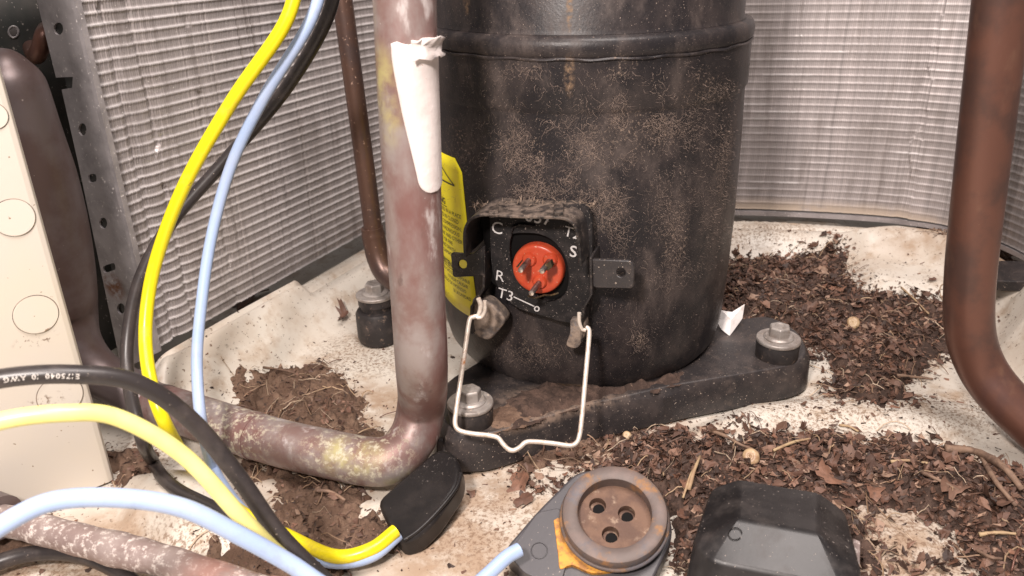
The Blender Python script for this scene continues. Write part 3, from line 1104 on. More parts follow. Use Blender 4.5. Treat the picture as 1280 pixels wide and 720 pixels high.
def wrap_strip(pts, w_):
    for (a0, z0), (a1, z1) in zip(pts[:-1], pts[1:]):
        dx, dzz = (a1 - a0) * Rm, z1 - z0
        ln = math.hypot(dx, dzz)
        nx, nz_ = -dzz / ln * w_ / 2, dx / ln * w_ / 2
        n_ = max(1, int(ln / .002))
        for s_ in range(n_):
            t0, t1 = s_ / n_, (s_ + 1) / n_
            b0 = len(V)
            for t_, sg in ((t0, -1), (t1, -1), (t1, 1), (t0, 1)):
                V.append(shell_pt(a0 + (a1 - a0) * t_ + sg * nx / Rm, z0 + dzz * t_ + sg * nz_, .0006))
            Fc.append((b0, b0 + 1, b0 + 2, b0 + 3))


_, ta, tz = cyl(552, 206, .0785)
_, tb_, tzb = cyl(569, 232, .0785)
h3 = (tb_ - ta)
tri = [(ta, tz), (tb_, tzb), (ta - h3, tzb), (ta, tz)]
wrap_strip(tri, .0007)
wrap_strip([(ra - math.radians(24), zt + .0008), (ra - math.radians(11), zt + .0008)], .0004)
wrap_strip([(ra - math.radians(28), zt2 - .0009), (ra - math.radians(3), zt2 - .0009)], .0004)
fl = [(0, -.32), (.22, -.30), (.32, -.10), (.25, .12), (.16, .02), (.10, .30), (-.02, .52), (-.06, .2), (-.20, .10), (-.30, -.10), (-.2, -.30)]
b0 = len(V)
hh = tz - tzb
for x, y in fl:
    V.append(shell_pt(ta + x * hh * .55 / Rm, tzb + hh * .42 + y * hh * .55, .0006))
Fc.append(tuple(range(b0, b0 + len(fl))))
mesh("lettering", V, Fc, M_ink, stk, smooth=False)

# terminal guard
TN = math.radians(19)
bn_ = Vector((-math.sin(TN), -math.cos(TN), 0))
BP = Plane(Vector((AX.x, AX.y, .08)) + bn_ * .0795, bn_)
guard = root("guard", "", "", (0, 0, 0))
bpy.data.objects.remove(guard)


def strip_wall(name, px_pts, c_front, c_back, th, m, parent, bev=.0004):
    """a wall whose front edge is traced at depth c_front and runs straight back to c_back"""
    pts = [BP.at(x, y, c_front) for x, y in px_pts]
    cbs = c_back if hasattr(c_back, '__len__') else [c_back] * len(pts)
    V, Fc = [], []
    for p, cb in zip(pts, cbs):
        V += [p, p - BP.n * (c_front - cb)]
    for i in range(len(pts) - 1):
        Fc.append((2 * i, 2 * i + 2, 2 * i + 3, 2 * i + 1))
    o = mesh(name, V, Fc, m, parent)
    s = o.modifiers.new("thickness", 'SOLIDIFY')
    s.thickness = th
    s.offset = 0
    autosmooth(o, 50)
    if bev:
        bevel(o, bev, 2, 50)
    return o


gfront = [tuple(p) for p in spline([(581, 322), (580, 300), (581, 287), (586, 277), (595, 271), (610, 269), (640, 271), (670, 272), (700, 273), (712, 277), (719, 285), (722, 298), (724, 315), (725, 333)], 4)]
box = strip_wall("terminal_guard", gfront, .020, -.007, .0013, M_guard, comp)
box["label"] = "open black terminal box frame on the drum's front"
# back frame of the guard against the shell: lower side walls, stepped back
strip_wall("side_wall", [(605, 318), (604, 361), (589, 384), (588, 408), (590, 418)], .012, -.006, .0012, M_guard, comp)
strip_wall("side_wall", [(738, 322), (739, 368), (730, 384), (727, 408), (727, 428)], .010, -.008, .0012, M_guard, comp)
prism("mounting_ear", [BP.at(*p, .012) for p in rounded([(563, 316), (590, 318), (606, 306), (606, 345), (566, 347)], 3, 3)], -BP.n * .0018, M_guard, comp, bev=.0004, holes=[ellipse(BP, 578, 331, 5.5, 6, .012, n=14)])
prism("mounting_ear", [BP.at(*p, .008) for p in rounded([(738, 324), (788, 326), (793, 332), (792, 361), (741, 360)], 4, 3)], -BP.n * .0022, M_foot, comp, bev=.0006, holes=[ellipse(BP, 776, 341, 5.5, 5.5, .008, n=14)])
# little ribs on the lid edge of the guard
for x in (618, 699):
    p = [BP.at(x - 6, 257, .004), BP.at(x + 6, 257, .004), BP.at(x + 5, 269, .0195), BP.at(x - 7, 269, .0195)]
    prism("rib", [q + Vector((0, 0, -.0012)) for q in p], Vector((0, 0, .0026)), M_guard, comp, bev=.0004)
# fibre plate with the opening, and the letters printed on it
gout = spline([(612, 262), (640, 258), (700, 258), (736, 262), (740, 320), (738, 370), (728, 396), (710, 403), (680, 395), (650, 386), (632, 372), (618, 348), (612, 310)], 3)
ghole = spline([(640, 292), (655, 291), (676, 293), (695, 304), (708, 325), (711, 350), (706, 368), (692, 377), (676, 374), (660, 362), (645, 345), (638, 325), (637, 305), (640, 292)], 3)[:-1]
GC = .0055
prism("fibre_plate", [BP.at(*p, GC) for p in gout[:-1]], -BP.n * .0025, M_gasket, comp, smooth=False, holes=[[BP.at(*p, GC) for p in ghole]])
prism("opening_shade", [BP.at(*p, .0026) for p in [(600, 268), (735, 266), (732, 385), (700, 394), (650, 384), (612, 350)]], -BP.n * .003, M_hole, comp, smooth=False)  # added near-black sheet that paints the plate's opening as deep shade
strip_wall("ridge", [(638, 292), (641, 284), (650, 281), (668, 283)], GC + .0015, GC - .001, .0008, M_gasket, comp)
Vt, Ft = [], []


def plane_text(txt, px, py, hpx, rot=0, c=GC + .00025, bold=.006):
    o0 = BP.at(px, py, c)
    sc = (BP.at(px, py - hpx, c) - o0).length / .7
    v, f = glyphs(txt, sc, bold, 'CENTER')
    b0 = len(Vt)
    ca, sa = math.cos(rot), math.sin(rot)
    up = Vector((0, 0, 1))
    for x, y in v:
        Vt.append(o0 + BP.a * (x * ca - y * sa) + up * (x * sa + y * ca))
    Ft.extend([tuple(i + b0 for i in ff) for ff in f])


plane_text("C", 621, 292, 15, -.08, bold=0)
plane_text("037", 672, 279, 16, -.1)
plane_text("T2", 714, 297, 13, -.2, bold=0)
plane_text("S", 716, 321, 14, -.08, bold=.012)
plane_text("R", 624, 351, 13, -.15, bold=0)
plane_text("T3", 631, 374, 12.5, -.2, bold=0)
for (x0, y0), (x1, y1) in (((642, 371), (668, 383)),):
    a_, b_ = BP.at(x0, y0, GC + .0003), BP.at(x1, y1, GC + .0003)
    wv = (b_ - a_).cross(BP.n).normalized() * .0003
    k = len(Vt)
    Vt += [a_ - wv, b_ - wv, b_ + wv, a_ + wv]
    Ft.append((k, k + 1, k + 2, k + 3))
oc, ic = ellipse(BP, 671, 386, 3.6, 3.6, GC + .0003, 14), ellipse(BP, 671, 386, 2, 2, GC + .0003, 14)
k = len(Vt)
Vt += oc + ic
Ft += [(k + i, k + (i + 1) % 14, k + 14 + (i + 1) % 14, k + 14 + i) for i in range(14)]
mesh("lettering", Vt, Ft, M_whiteprint, comp, smooth=False)

# red glass terminal and its pins
tc_ = BP.at(674, 334, .0035)
tr = (BP.at(706, 334, .0035) - tc_).length
term = lathe("terminal_seal", [(tr, -.003), (tr, .0015), (tr * .975, .0027), (tr * .92, .0033), (tr * .8, .0034), (tr * .3, .0034)], tc_, M_red, comp, seg=56, axis=bn_)
term["label"] = "round red terminal seal with three pins"
for i, (bx_, by_) in enumerate(((662, 324), (688, 325), (675, 352))):
    p0 = BP.at(bx_, by_, .0066)
    lathe("boss", [(.0036, -.001), (.0034, .0006), (.0026, .0016), (.0016, .0018)], p0, M_red, term, seg=20, axis=bn_)
    lathe("pin", [(.00130, 0), (.00130, .0122), (.0011, .0128), (.0003, .0129)], p0, M_pin, term, seg=16, axis=bn_)
    lathe("pin_tip", [(.00125, 0), (.0011, .0006), (.0002, .0008)], p0 + bn_ * .0127, M_bright, term, seg=14, axis=bn_)
    # torn spade clips
    if i == 1:
        q0 = p0 + bn_ * .006
        prism("spade_clip", [q0 + BP.a * x + BP.b * y for x, y in ((.0010, -.0016), (.0036, .0006), (.0026, .0034), (.0000, .0014))], bn_ * .0030, M_brass, term, bev=.0003)
    if i == 0:
        q0 = p0 + bn_ * .006
        prism("spade_clip", [q0 + BP.a * x + BP.b * y for x, y in ((-.0028, .0004), (-.0014, .0022), (-.0009, .0019), (-.0021, .0000))], bn_ * .005, M_brass, term, bev=.0003)
    if i == 2:
        q0 = p0 + bn_ * .004
        tube("clip_wire", [q0 + BP.a * x + BP.b * y + bn_ * c for x, y, c in ((-.002, -.002, .008), (.001, -.0035, .006), (.004, -.003, .003), (.006, -.0042, .0), (.009, -.0036, -.002))], .0004, M_brass, term, seg=6)
# lower dirt-caked tabs
lt = prism("lower_tab", [BP.at(*p, .009) for p in rounded([(590, 372), (612, 378), (626, 392), (633, 401), (624, 413), (611, 427), (594, 421), (588, 405)], 6, 4)], -BP.n * .008, M_tab, comp, bev=.0016, seg=3)
lt["label"] = "dirt caked lower left tab"
rt = prism("lower_tab", [BP.at(*p, .009) for p in rounded([(712, 398), (731, 402), (731, 420), (722, 437), (706, 433), (713, 416)], 6, 4)], -BP.n * .007, M_tab, comp, bev=.0012, seg=3)
rt["label"] = "dirt caked lower right tab"
# wire bail hanging in front of the foot


def bail_pt(px, py):
    return Q(px, py, .316 - max(0, py - 390) / 170 * .034)


bail = [(598, 373), (601, 382), (598, 394), (592, 396), (587, 400), (583, 425), (575, 480), (570, 515), (569, 530), (574, 538), (590, 542), (610, 544), (622, 547), (628, 554), (635, 561), (642, 563), (650, 559), (657, 553), (668, 552), (690, 554), (712, 557), (720, 554), (724, 546), (727, 525), (732, 470), (736, 425), (736, 412), (732, 409)]
bw = tube("wire_bail", spline([tuple(bail_pt(*p)) for p in bail], 5), .00105, M_wire_steel, comp, seg=10)
bw["label"] = "thin steel wire bail hanging below the terminal box"
tube("wire_hook", spline([tuple(Q(*p, .309)) for p in ((606, 376), (606, 388), (602, 396), (596, 397))], 5), .0009, M_wire_steel, comp, seg=8)
tube("wire_hook", spline([tuple(Q(*p, .309)) for p in ((724, 391), (724, 402), (727, 411), (732, 413))], 5), .0009, M_wire_steel, comp, seg=8)

# fuzz caught on the shell: fine fibres lying on the wall
fz_areas = [(800, 150, 46, 22, 520), (835, 185, 40, 30, 380), (745, 175, 60, 18, 300), (845, 300, 22, 45, 420), (650, 190, 45, 35, 360), (690, 243, 55, 14, 520), (765, 275, 26, 32, 320),
            (905, 200, 10, 70, 260), (895, 105, 22, 30, 260), (780, 90, 22, 20, 160), (655, 82, 25, 10, 110), (640, 225, 30, 25, 240), (655, 440, 50, 25, 260), (800, 430, 10, 16, 90), (885, 255, 15, 25, 160), (720, 215, 60, 25, 160), (740, 260, 190, 170, 1300)]
Vf, Ff, Cf = [], [], []
for cx_, cy_, rx_, ry_, n_ in fz_areas:
    for _ in range(int(n_ * 3.6)):
        px_, py_ = random.gauss(cx_, rx_ * .85), random.gauss(cy_, ry_ * .95)
        if 730 > px_ > 585 and 262 < py_ < 425:
            continue
        if abs(px_ - 728) > 196:
            continue
        if fbm(np.array([px_]), np.array([py_]), .045, 4, 66)[0] < random.gauss(.52, .09):
            continue
        p, an, z = cyl(px_, py_, .0785)
        if z > rz - .006 or z < .03:
            continue
        ln = random.uniform(.0003, .0012) if random.random() < .62 else random.uniform(.0015, .0046)
        th = random.uniform(0, 2 * math.pi)
        wd = random.uniform(.000015, .000045)
        cu = random.uniform(-2.2, 2.2)
        lift = random.uniform(.0001, .0010)
        b0 = len(Vf)
        a_, z_ = an, z
        tone = random.uniform(.28, .85)
        for s_ in range(4):
            nx, nz_ = -math.sin(th) * wd, math.cos(th) * wd
            li = .0001 + lift * math.sin(math.pi * s_ / 3)
            Vf += [shell_pt(a_ + nx / Rm, z_ + nz_, li), shell_pt(a_ - nx / Rm, z_ - nz_, li)]
            Cf += [(.41 * tone, .305 * tone, .25 * tone)] * 2
            a_ += math.cos(th) * ln / 3 / Rm
            z_ += math.sin(th) * ln / 3
            th += cu / 3
        for s_ in range(3):
            k = b0 + s_ * 2
            Ff.append((k, k + 2, k + 3, k + 1))
# tufts sitting on top of the guard
for _ in range(300):
    x = random.uniform(590, 745)
    t = random.random()
    p = BP.at(x, 262 - 6 * random.random(), -.004 + .010 * t * t)
    p.z += random.uniform(0, .003) * (1 if 640 < x < 720 else .4)
    d = Vector((random.gauss(0, 1), random.gauss(0, .6), random.gauss(.15, .5))).normalized() * random.uniform(.001, .004)
    wv = d.cross(Vector((.3, 1, .2))).normalized() * random.uniform(.00006, .00014)
    tone = random.uniform(.6, 1.3)
    b0 = len(Vf)
    Vf += [p - wv, p + wv, p + d * .5 + Vector((0, 0, .0005)) + wv, p + d * .5 + Vector((0, 0, .0005)) - wv, p + d]
    Cf += [(.34 * tone, .25 * tone, .19 * tone)] * 5
    Ff += [(b0, b0 + 1, b0 + 2, b0 + 3), (b0 + 3, b0 + 2, b0 + 4)]
fz = mesh("dust_fuzz", Vf, Ff, M_fuzz, comp, smooth=False)
fz["kind"] = "stuff"
tint_attr(fz, np.array(Cf))


# ------------------------------------------------------------------ mounting bolts
def bolt(px, py, zw, wpx, label, tall=False):
    c = P(px, py, zw)
    dep = (c - CAM).dot(FW)
    rw = wpx / 2 / F * dep
    base = .0 if tall else PZ - .001
    r = root("mounting_bolt", label, "bolt", (c.x, c.y, base), "bolts on rubber mounts around the compressor")
    c0 = Vector((c.x, c.y, 0))
    if tall:
        lathe("rubber_grommet", [(rw * 1.05, .001), (rw * 1.12, .004), (rw * 1.12, zw - .011), (rw * 1.02, zw - .009), (rw * .8, zw - .0085), (rw * .8, zw - .0055), (rw * .92, zw - .005), (rw * .92, zw - .001), (rw * .6, zw - .0005)], c0, M_rubber, r, seg=40)
    else:
        lathe("rubber_grommet", [(rw * .9, base), (rw * .96, base + .001), (rw * .98, zw - .002), (rw * .94, zw - .0006), (rw * .6, zw - .0004)], c0, M_rubber, r, seg=40)
    lathe("washer", [(rw * .98, zw - .0004), (rw, zw), (rw, zw + .0011), (rw * .97, zw + .0015), (rw * .3, zw + .0016)], c0, M_bolt, r, seg=48)
    lathe("flange", [(rw * .68, zw + .0016), (rw * .68, zw + .0022), (rw * .60, zw + .0030), (rw * .3, zw + .0031)], c0, M_bolt, r, seg=36)
    hr = rw * .50
    hz0, hz1 = zw + .0028, zw + .0082
    a0 = random.uniform(.1, .5)
    V = []
    for z_, k_ in ((hz0, 1), (hz1 - .0008, 1), (hz1, .88)):
        for i in range(6):
            V.append(c0 + Vector((hr * k_ * math.cos(a0 + i * math.pi / 3), hr * k_ * math.sin(a0 + i * math.pi / 3), z_)))
    Fc = [(i + 6 * j, (i + 1) % 6 + 6 * j, (i + 1) % 6 + 6 * j + 6, i + 6 * j + 6) for j in range(2) for i in range(6)] + [tuple(range(12, 18)), tuple(range(6))[::-1]]
    h = mesh("hex_head", V, Fc, M_bolt, r, smooth=False)
    bevel(h, .0004, 2, 30)
    lathe("head_dimple", [(hr * .5, hz1 - .0003), (hr * .5, hz1 + .0001), (hr * .42, hz1 + .0002), (hr * .36, hz1 - .0002)], c0, M_bolt, r, seg=20)
    return r


bolt(973, 425, .0300, 54, "mounting bolt with black rubber grommet at the right end of the compressor foot")
bolt(588, 505, .0300, 58, "mounting bolt behind the hanging wire bail at the front of the foot")
bolt(469, 369, .0300, 48, "mounting bolt on a tall rubber mount behind the big bent pipe", True)

# ------------------------------------------------------------------ pipes
YV = .283
vert = [tuple(Q(px, py, YV)) for px, py in ((497, -140), (505, -20), (509, 100), (516, 250), (523, 380), (527, 455))]
zc = .0165
lowp = [tuple(P(px, py, zc)) for px, py in ((478, 577), (400, 565), (330, 548), (230, 516), (180, 500), (150, 486))]
elb = [tuple(D(527, 505, (D(527, 505, 1) - CAM).dot(FW) * .351)), tuple(D(514, 550, .352))]
big_path = spline(vert + elb + lowp, 10)
suction = root("suction_pipe", "thick weathered copper pipe bent at the floor in front of the compressor", "pipe", tuple(P(500, 590, 0)))
tube("pipe", big_path, .0106, M_pipe, suction, seg=40)
# muffler shell joined to its far end
ma = P(100, 470, .02)
mx = Vector((ma.x, ma.y, 0))
MY = .352
MP = [(0, 60, 2), (2, 66, 16), (5, 78, 28), (9, 97, 41), (15, 131, 47), (20, 171, 54), (28, 220, 61), (40, 280, 63), (51, 325, 60), (61, 362, 55), (74, 400, 46), (92, 434, 35), (118, 462, 29), (152, 483, 27.5)]
end = P(188, 503, zc)
mpath, mrad = [], []
for px_, py_, r_ in MP:
    tt = max(0, (py_ - 400) / 103)
    c = Q(px_, py_, MY + (end.y - MY) * tt)
    mpath.append((*c, r_ / F * (c - CAM).dot(FW)))
mpath.append((*end, .0107))
mpath.append((*P(206, 508, zc), .0107))
ms = spline(mpath, 6)
tube("muffler", [q[:3] for q in ms], [max(q[3], .0005) for q in ms], M_muffler, suction, seg=48)
tube("joint_sleeve", [P(322, 546, zc), P(316, 544, zc), P(312, 543, zc)], .0109, M_pipe, suction, seg=36)
# white label remnant wrapped on the upright
pv = np.array(vert)


def pipe_axis(z):
    o = np.argsort(pv[:, 2])
    return np.interp(z, pv[o, 2], pv[o, 0]), np.interp(z, pv[o, 2], pv[o, 1])


Vl, Fl = [], []
lab = [(54, -20, 130), (75, -19, 130), (110, -12, 130), (150, -3, 130), (190, 8, 130), (215, 15, 130), (232, 20, 110), (241, 30, 80), (245, 44, 62)]
lab = spline(lab, 4)
nu = 14
for py, l0, l1 in lab:
    z = Q(515, py, YV - .0108).z
    x, y = pipe_axis(z)
    for i in range(nu + 1):
        a_ = math.radians(l0 + (l1 - l0) * i / nu)
        r_ = .0106 + .00045
        Vl.append((x + r_ * math.sin(a_), y - r_ * math.cos(a_), z + .0006 * math.sin(i * 1.7) * (py < 56)))
for j in range(len(lab) - 1):
    for i in range(nu):
        k = j * (nu + 1) + i
        Fl.append((k, k + 1, k + nu + 2, k + nu + 1))
pl_ = mesh("paper_label", Vl, Fl, M_paper, suction)
pl_["label"] = "torn white label wrapped on the upright"
s_ = pl_.modifiers.new("thickness", 'SOLIDIFY')
s_.thickness = .0003
# crumpled top edge of the label
z0_ = Q(540, 62, YV - .0108).z
x0_, y0_ = pipe_axis(z0_)
Vc, Fcc = [], []
for j in range(5):
    for i in range(9):
        a_ = math.radians(15 + 70 * i / 8)
        rr = .0106 + .0008 + .0012 * random.random() + (.0012 if j in (0, 4) else 0)
        Vc.append((x0_ + rr * math.sin(a_), y0_ - rr * math.cos(a_), z0_ - .003 + .0016 * j + random.uniform(-.0007, .0007)))
for j in range(4):
    for i in range(8):
        k = j * 9 + i
        Fcc.append((k, k + 1, k + 10, k + 9))
cr = mesh("torn_edge", Vc, Fcc, M_paper, pl_)
s_ = cr.modifiers.new("thickness", 'SOLIDIFY')
s_.thickness = .0003

# thin brown pipe behind
YB = .43
bp = [tuple(Q(px, py, YB)) for px, py in ((419, -60), (428, 0), (443, 110), (458, 220), (467, 290))]
brown = root("copper_pipe", "slim brown copper pipe standing by the left coil behind the big pipe", "pipe", tuple(P(478, 352, .03)))
bpt = spline(bp, 6)
tube("pipe", bpt, .0052, M_brown, brown, seg=24)
sl = spline([tuple(Q(px, py, y)) for px, py, y in ((465, 284, YB), (468, 300, YB), (473, 322, YB - .002), (483, 342, YB - .006), (505, 356, YB - .012), (540, 362, YB - .018))], 6)
tube("socket_elbow", sl, [.0063] * 3 + [.0067] * (len(sl) - 3), M_brown, brown, seg=24)

# red-brown pipe on the right
YR = .318
rpipe = [tuple(Q(px, py, y)) for px, py, y in ((1262, -140, YR), (1254, -20, YR), (1240, 100, YR), (1226, 220, YR), (1213, 340, YR), (1212, 410, YR - .001), (1225, 455, YR - .004), (1252, 494, YR - .012), (1300, 540, YR - .024), (1380, 610, YR - .044))]
rr_ = root("copper_pipe", "thick red brown copper pipe bending away at the right edge", "pipe", tuple(P(1240, 500, 0)))
tube("pipe", spline(rpipe, 10), .0102, M_redpipe, rr_, seg=36)

# corroded pipe at lower left
cpts = [tuple(P(px, py, .0165)) for px, py in ((-60, 626), (0, 648), (60, 664), (140, 685), (200, 700), (300, 732), (420, 770))]
cs = spline(cpts, 12)
rad = [.0059 * (1 + .10 * math.exp(-((i - 38) / 5)**2) + .03 * math.sin(i * .9)) for i in range(len(cs))]
crp = root("corroded_pipe", "corroded copper pipe with white crust lying at the lower left corner", "pipe", tuple(P(150, 690, 0)))
tube("pipe", cs, rad, M_corr, crp, seg=28, wob=.03)
tube("coupling", [P(-40, 632, .0165), P(-6, 645, .0165), P(2, 648, .0165)], .0092, M_muffler, crp, seg=28)

# ------------------------------------------------------------------ connector plug (front centre)
plug_c = D(766, 648, .300)
PLN = Plane(plug_c, (-.06, -.40, .90))
plug = root("connector_plug", "dark grey moulded plug with a rusty round three hole socket, at the front", "plug", (plug_c.x, plug_c.y, 0))
bodyp = rounded([(722, 588), (772, 586), (832, 618), (842, 668), (828, 700), (800, 760), (735, 790), (690, 742), (632, 694), (634, 682), (672, 638)], 14, 4)
prism("body", [PLN.at(*p, -.006) for p in bodyp], -PLN.n * .013, M_plug, plug, bev=.0016, seg=3)
# raised neck between cord end and socket
prism("cord_block", [PLN.at(*p, -.0045) for p in rounded([(672, 640), (700, 634), (712, 690), (700, 735), (655, 716), (634, 692)], 6, 4)], -PLN.n * .004, M_plug, plug, bev=.001)
tubeC = PLN.at(768, 647, -.001)
ro = (PLN.at(834, 647, -.001) - PLN.at(702, 647, -.001)).length / 2
rim = lathe("socket_rim", [(ro * .96, -.009), (ro * .98, -.002), (ro, .0005), (ro * 1.0, .0030), (ro * .975, .0042), (ro * .93, .0046), (ro * .73, .0046), (ro * .70, .0042), (ro * .69, -.0016)], tubeC, M_rim, plug, seg=72, axis=PLN.n, cap1=False)
# socket floor with three true holes
fl_c = tubeC - PLN.n * .0010
fo = [fl_c + (PLN.a * math.cos(t) + PLN.b * math.sin(t)) * ro * .70 for t in np.linspace(0, 2 * math.pi, 48, endpoint=False)]
hl = []
for hx, hy in ((747, 633), (783, 643), (763, 669)):
    hc = PLN.at(hx, hy, -.0026)
    rh = ro * .165
    hl.append([hc + (PLN.a * math.cos(t) + PLN.b * math.sin(t)) * rh for t in np.linspace(0, 2 * math.pi, 20, endpoint=False)])
    lathe("contact_hole", [(rh * 1.0, .0006), (rh * .98, .0004), (rh * .96, -.0029), (rh * .6, -.0030)][::-1], hc, M_rust, plug, seg=24, axis=PLN.n, cap1=False)
    lathe("contact_shade", [(rh * .70, -.0031), (rh * .68, -.0026), (rh * .2, -.0026)], hc + PLN.a * .0004, M_hole, plug, seg=16, axis=PLN.n)  # near-black disc paints the shade at the bottom of the hole
flat = [[p - PLN.n * ((p - fl_c).dot(PLN.n)) for p in h] for h in hl]
prism("socket_floor", fo, -PLN.n * .0008, M_rust, plug, smooth=False, holes=flat)
tube("rim_step", [tubeC + (PLN.a * math.cos(t) + PLN.b * math.sin(t)) * ro * 1.005 - PLN.n * .0008 for t in np.linspace(0, 2 * math.pi, 73)], .0009, M_rim, plug, seg=8, caps=False)
st = prism("orange_stain", [PLN.at(*p, -.0040) for p in spline([(692, 650), (700, 648), (708, 672), (722, 690), (745, 704), (768, 712), (740, 716), (715, 706), (700, 711), (698, 690)], 3)[:-1]], -PLN.n * .0022, M_orange, plug, bev=.0003)
st["label"] = "orange yellow paint smear beside the socket"
tube("moulded_ring", ellipse(PLN, 674, 688, 10, 10, -.0043, n=28) + ellipse(PLN, 674, 688, 10, 10, -.0043, n=28)[:1], .00022, M_plug, plug, seg=6, caps=False)

# ------------------------------------------------------------------ loose terminal cover (front right)
ca, cb_ = P(903, 592, .033), P(1046, 616, .033)
ax_ = (cb_ - ca)
ax_.z = 0
ax_.normalize()
ay_ = Vector((-ax_.y, ax_.x, 0))
org = (ca + cb_) / 2
org.z = 0
gz0 = float(ground_z(org.x, org.y - .03)[0])
cap = root("terminal_cover", "loose black plastic terminal cover lying face up at the front right", "cover", (org.x, org.y - .03, 0))


def cl(x, y, z):
    return org + ax_ * x + ay_ * y + Vector((0, 0, z + .001))


W2 = .0285
rings = []


def crect(hb, hf, y0, y1, rb, rf, z0, z1):
    pts = []
    for (x, y), r, sgn in (((-hb, y0), rb, 0), ((hb, y0), rb, 1), ((hf, y1), rf, 2), ((-hf, y1), rf, 3)):
        a0 = {0: math.pi, 1: math.pi / 2, 2: 0, 3: -math.pi / 2}[sgn]
        cx = x + (r if x < 0 else -r)
        cy = y + (-r if sgn < 2 else r)
        for k in range(5):
            t = a0 - k / 4 * math.pi / 2
            yy = cy + r * math.sin(t)
            pts.append((cx + r * math.cos(t), yy, z0 + (z1 - z0) * (yy - y0) / (y1 - y0)))
    return pts


rings.append(crect(.0265, .0305, .004, -.060, .009, .011, -.004, -.004))
rings.append(crect(.0245, .0270, .0005, -.0465, .009, .011, .0270, .0300))


def capmesh():
    bm = bmesh.new()
    R = [[bm.verts.new(cl(*p)) for p in r] for r in rings]
    n_ = len(R[0])
    for i in range(n_):
        j = (i + 1) % n_
        bm.faces.new((R[0][i], R[0][j], R[1][j], R[1][i]))
    top = [bm.verts.new(cl(*p)) for p in ((-.0140, -.0022, .0325), (.0140, -.0022, .0325), (.0125, -.0320, .0380), (-.0135, -.0320, .0380))]
    bm.faces.new(top)
    # corner fans: ring1 runs in four groups of 5 (one per corner)
    groups = [R[1][k * 5:(k + 1) * 5] for k in range(4)]
    for k in range(4):
        g = groups[k]
        for i in range(4):
            bm.faces.new((g[i], g[i + 1], top[k]))
        nx = groups[(k + 1) % 4]
        bm.faces.new((g[4], nx[0], top[(k + 1) % 4], top[k]))
    bmesh.ops.recalc_face_normals(bm, faces=bm.faces)
    for i, v in enumerate(bm.verts):
        v.index = i
    V = [v.co.copy() for v in bm.verts]
    Fc = [tuple(v.index for v in f.verts) for f in bm.faces]
    bm.free()
    return V, Fc


V, Fc = capmesh()
cv = mesh("cover", V, Fc, M_cap, cap)
bevel(cv, .0044, 6, 10)
CPL = Plane(cl(0, -.045, .030), (ay_ * -.55 + Vector((0, 0, 1))).normalized())
fn = ((cl(-.0135, -.032, .038) - cl(.0125, -.032, .038)).cross(cl(.0160, -.0465, .0300) - cl(.0125, -.032, .038))).normalized()
if fn.z < 0:
    fn = -fn
FPL = Plane(cl(0, -.032, .038), fn)
er = ellipse(FPL, 919, 667, 8.5, 7.5, .0006, n=28)
tube("moulded_ring", er[3:] + er[:1], .00016, M_cap, cap, seg=6)
lg = prism("edge_lug", [P(px, py, .016) for px, py in ((1066, 672), (1076, 676), (1074, 730), (1062, 730))], (0, 0, -.014), M_corr, cap, bev=.0006)

# ------------------------------------------------------------------ rubber boot (left of the foot)
boot = root("rubber_boot", "black rubber plug boot with wires entering, tucked under the pipe elbow", "plug", tuple(P(520, 625, 0)))
BPL = Plane(P(520, 615, .015), (-.16, -.22, .95))
bo = rounded([(470, 626), (492, 606), (545, 560), (566, 562), (577, 584), (574, 606), (545, 648), (522, 671), (499, 679), (489, 664)], 10, 4)
prism("boot_body", [BPL.at(*p) for p in bo], -BPL.n * .011, M_boot, boot, bev=.0028, seg=4)
ridge_px = [(576, 592), (570, 610), (548, 638), (524, 662), (505, 675)]
tube("boot_rim", spline([tuple(BPL.at(*p, .0002)) for p in ridge_px], 6), .0009, M_boot, boot, seg=8)

# ------------------------------------------------------------------ wires
WG = "insulated wires in front of the coil"


def wire(label, pts, r, m, print_spec=None):
    """pts: (px, py, depth)"""
    W = [tuple(D(*p) + Vector((random.gauss(0, .0004), 0, random.gauss(0, .0003)))) for p in pts]
    S_ = spline(W, 8)
    mid = S_[len(S_) // 2]
    o = root("insulated_wire", label, "wire", (float(mid[0]), float(mid[1]), float(mid[2])), WG)
    t = tube("sheath", S_, r, m, o, seg=20)
    return o, S_


def gg(px, py, lift):
    return (GP(px, py, lift) - CAM).dot(FW)


def gd(px, py, z):
    d = ray(px, py)
    return (z - CAM.z) / d.z


wire("yellow wire dropping from the top and curving into the rubber boot",
     [(375, -40, .30), (352, 30, .305), (290, 125, .315), (230, 230, .325), (193, 325, .335), (181, 400, .335), (184, 465, .330), (205, 530, .325), (245, 590, gg(245, 590, .008)), (300, 640, gg(300, 640, .005)), (360, 672, gd(360, 672, .008)), (420, 694, gd(420, 694, .009)), (462, 688, gd(462, 688, .010)), (496, 664, gd(496, 664, .012))], .00275, M_yellow)
wire("slim blue wire dropping from the top beside the yellow one",
     [(408, -40, .31), (385, 30, .315), (330, 120, .325), (288, 205, .335), (262, 300, .340), (249, 400, .340), (247, 460, .338), (251, 530, .332), (268, 585, gg(268, 585, .006)), (305, 640, gg(305, 640, .0032)), (352, 684, gd(352, 684, .005)), (415, 702, gd(415, 702, .006)), (462, 695, gd(462, 695, .008)), (500, 668, gd(500, 668, .010))], .0024, M_blue)
wire("black wire falling behind the yellow wire by the coil's end",
     [(424, -40, .32), (405, 30, .33), (350, 118, .345), (280, 200, .350), (215, 275, .350), (175, 345, .350), (160, 420, .350), (163, 480, .345), (178, 550, .335), (190, 578, gg(190, 578, .016)), (204, 596, gg(204, 596, .011)), (224, 613, gg(224, 613, .008)), (270, 638, gg(270, 638, .0045)), (330, 672, gg(330, 672, .0036)), (400, 712, gd(400, 712, .004))], .0028, M_blackw)
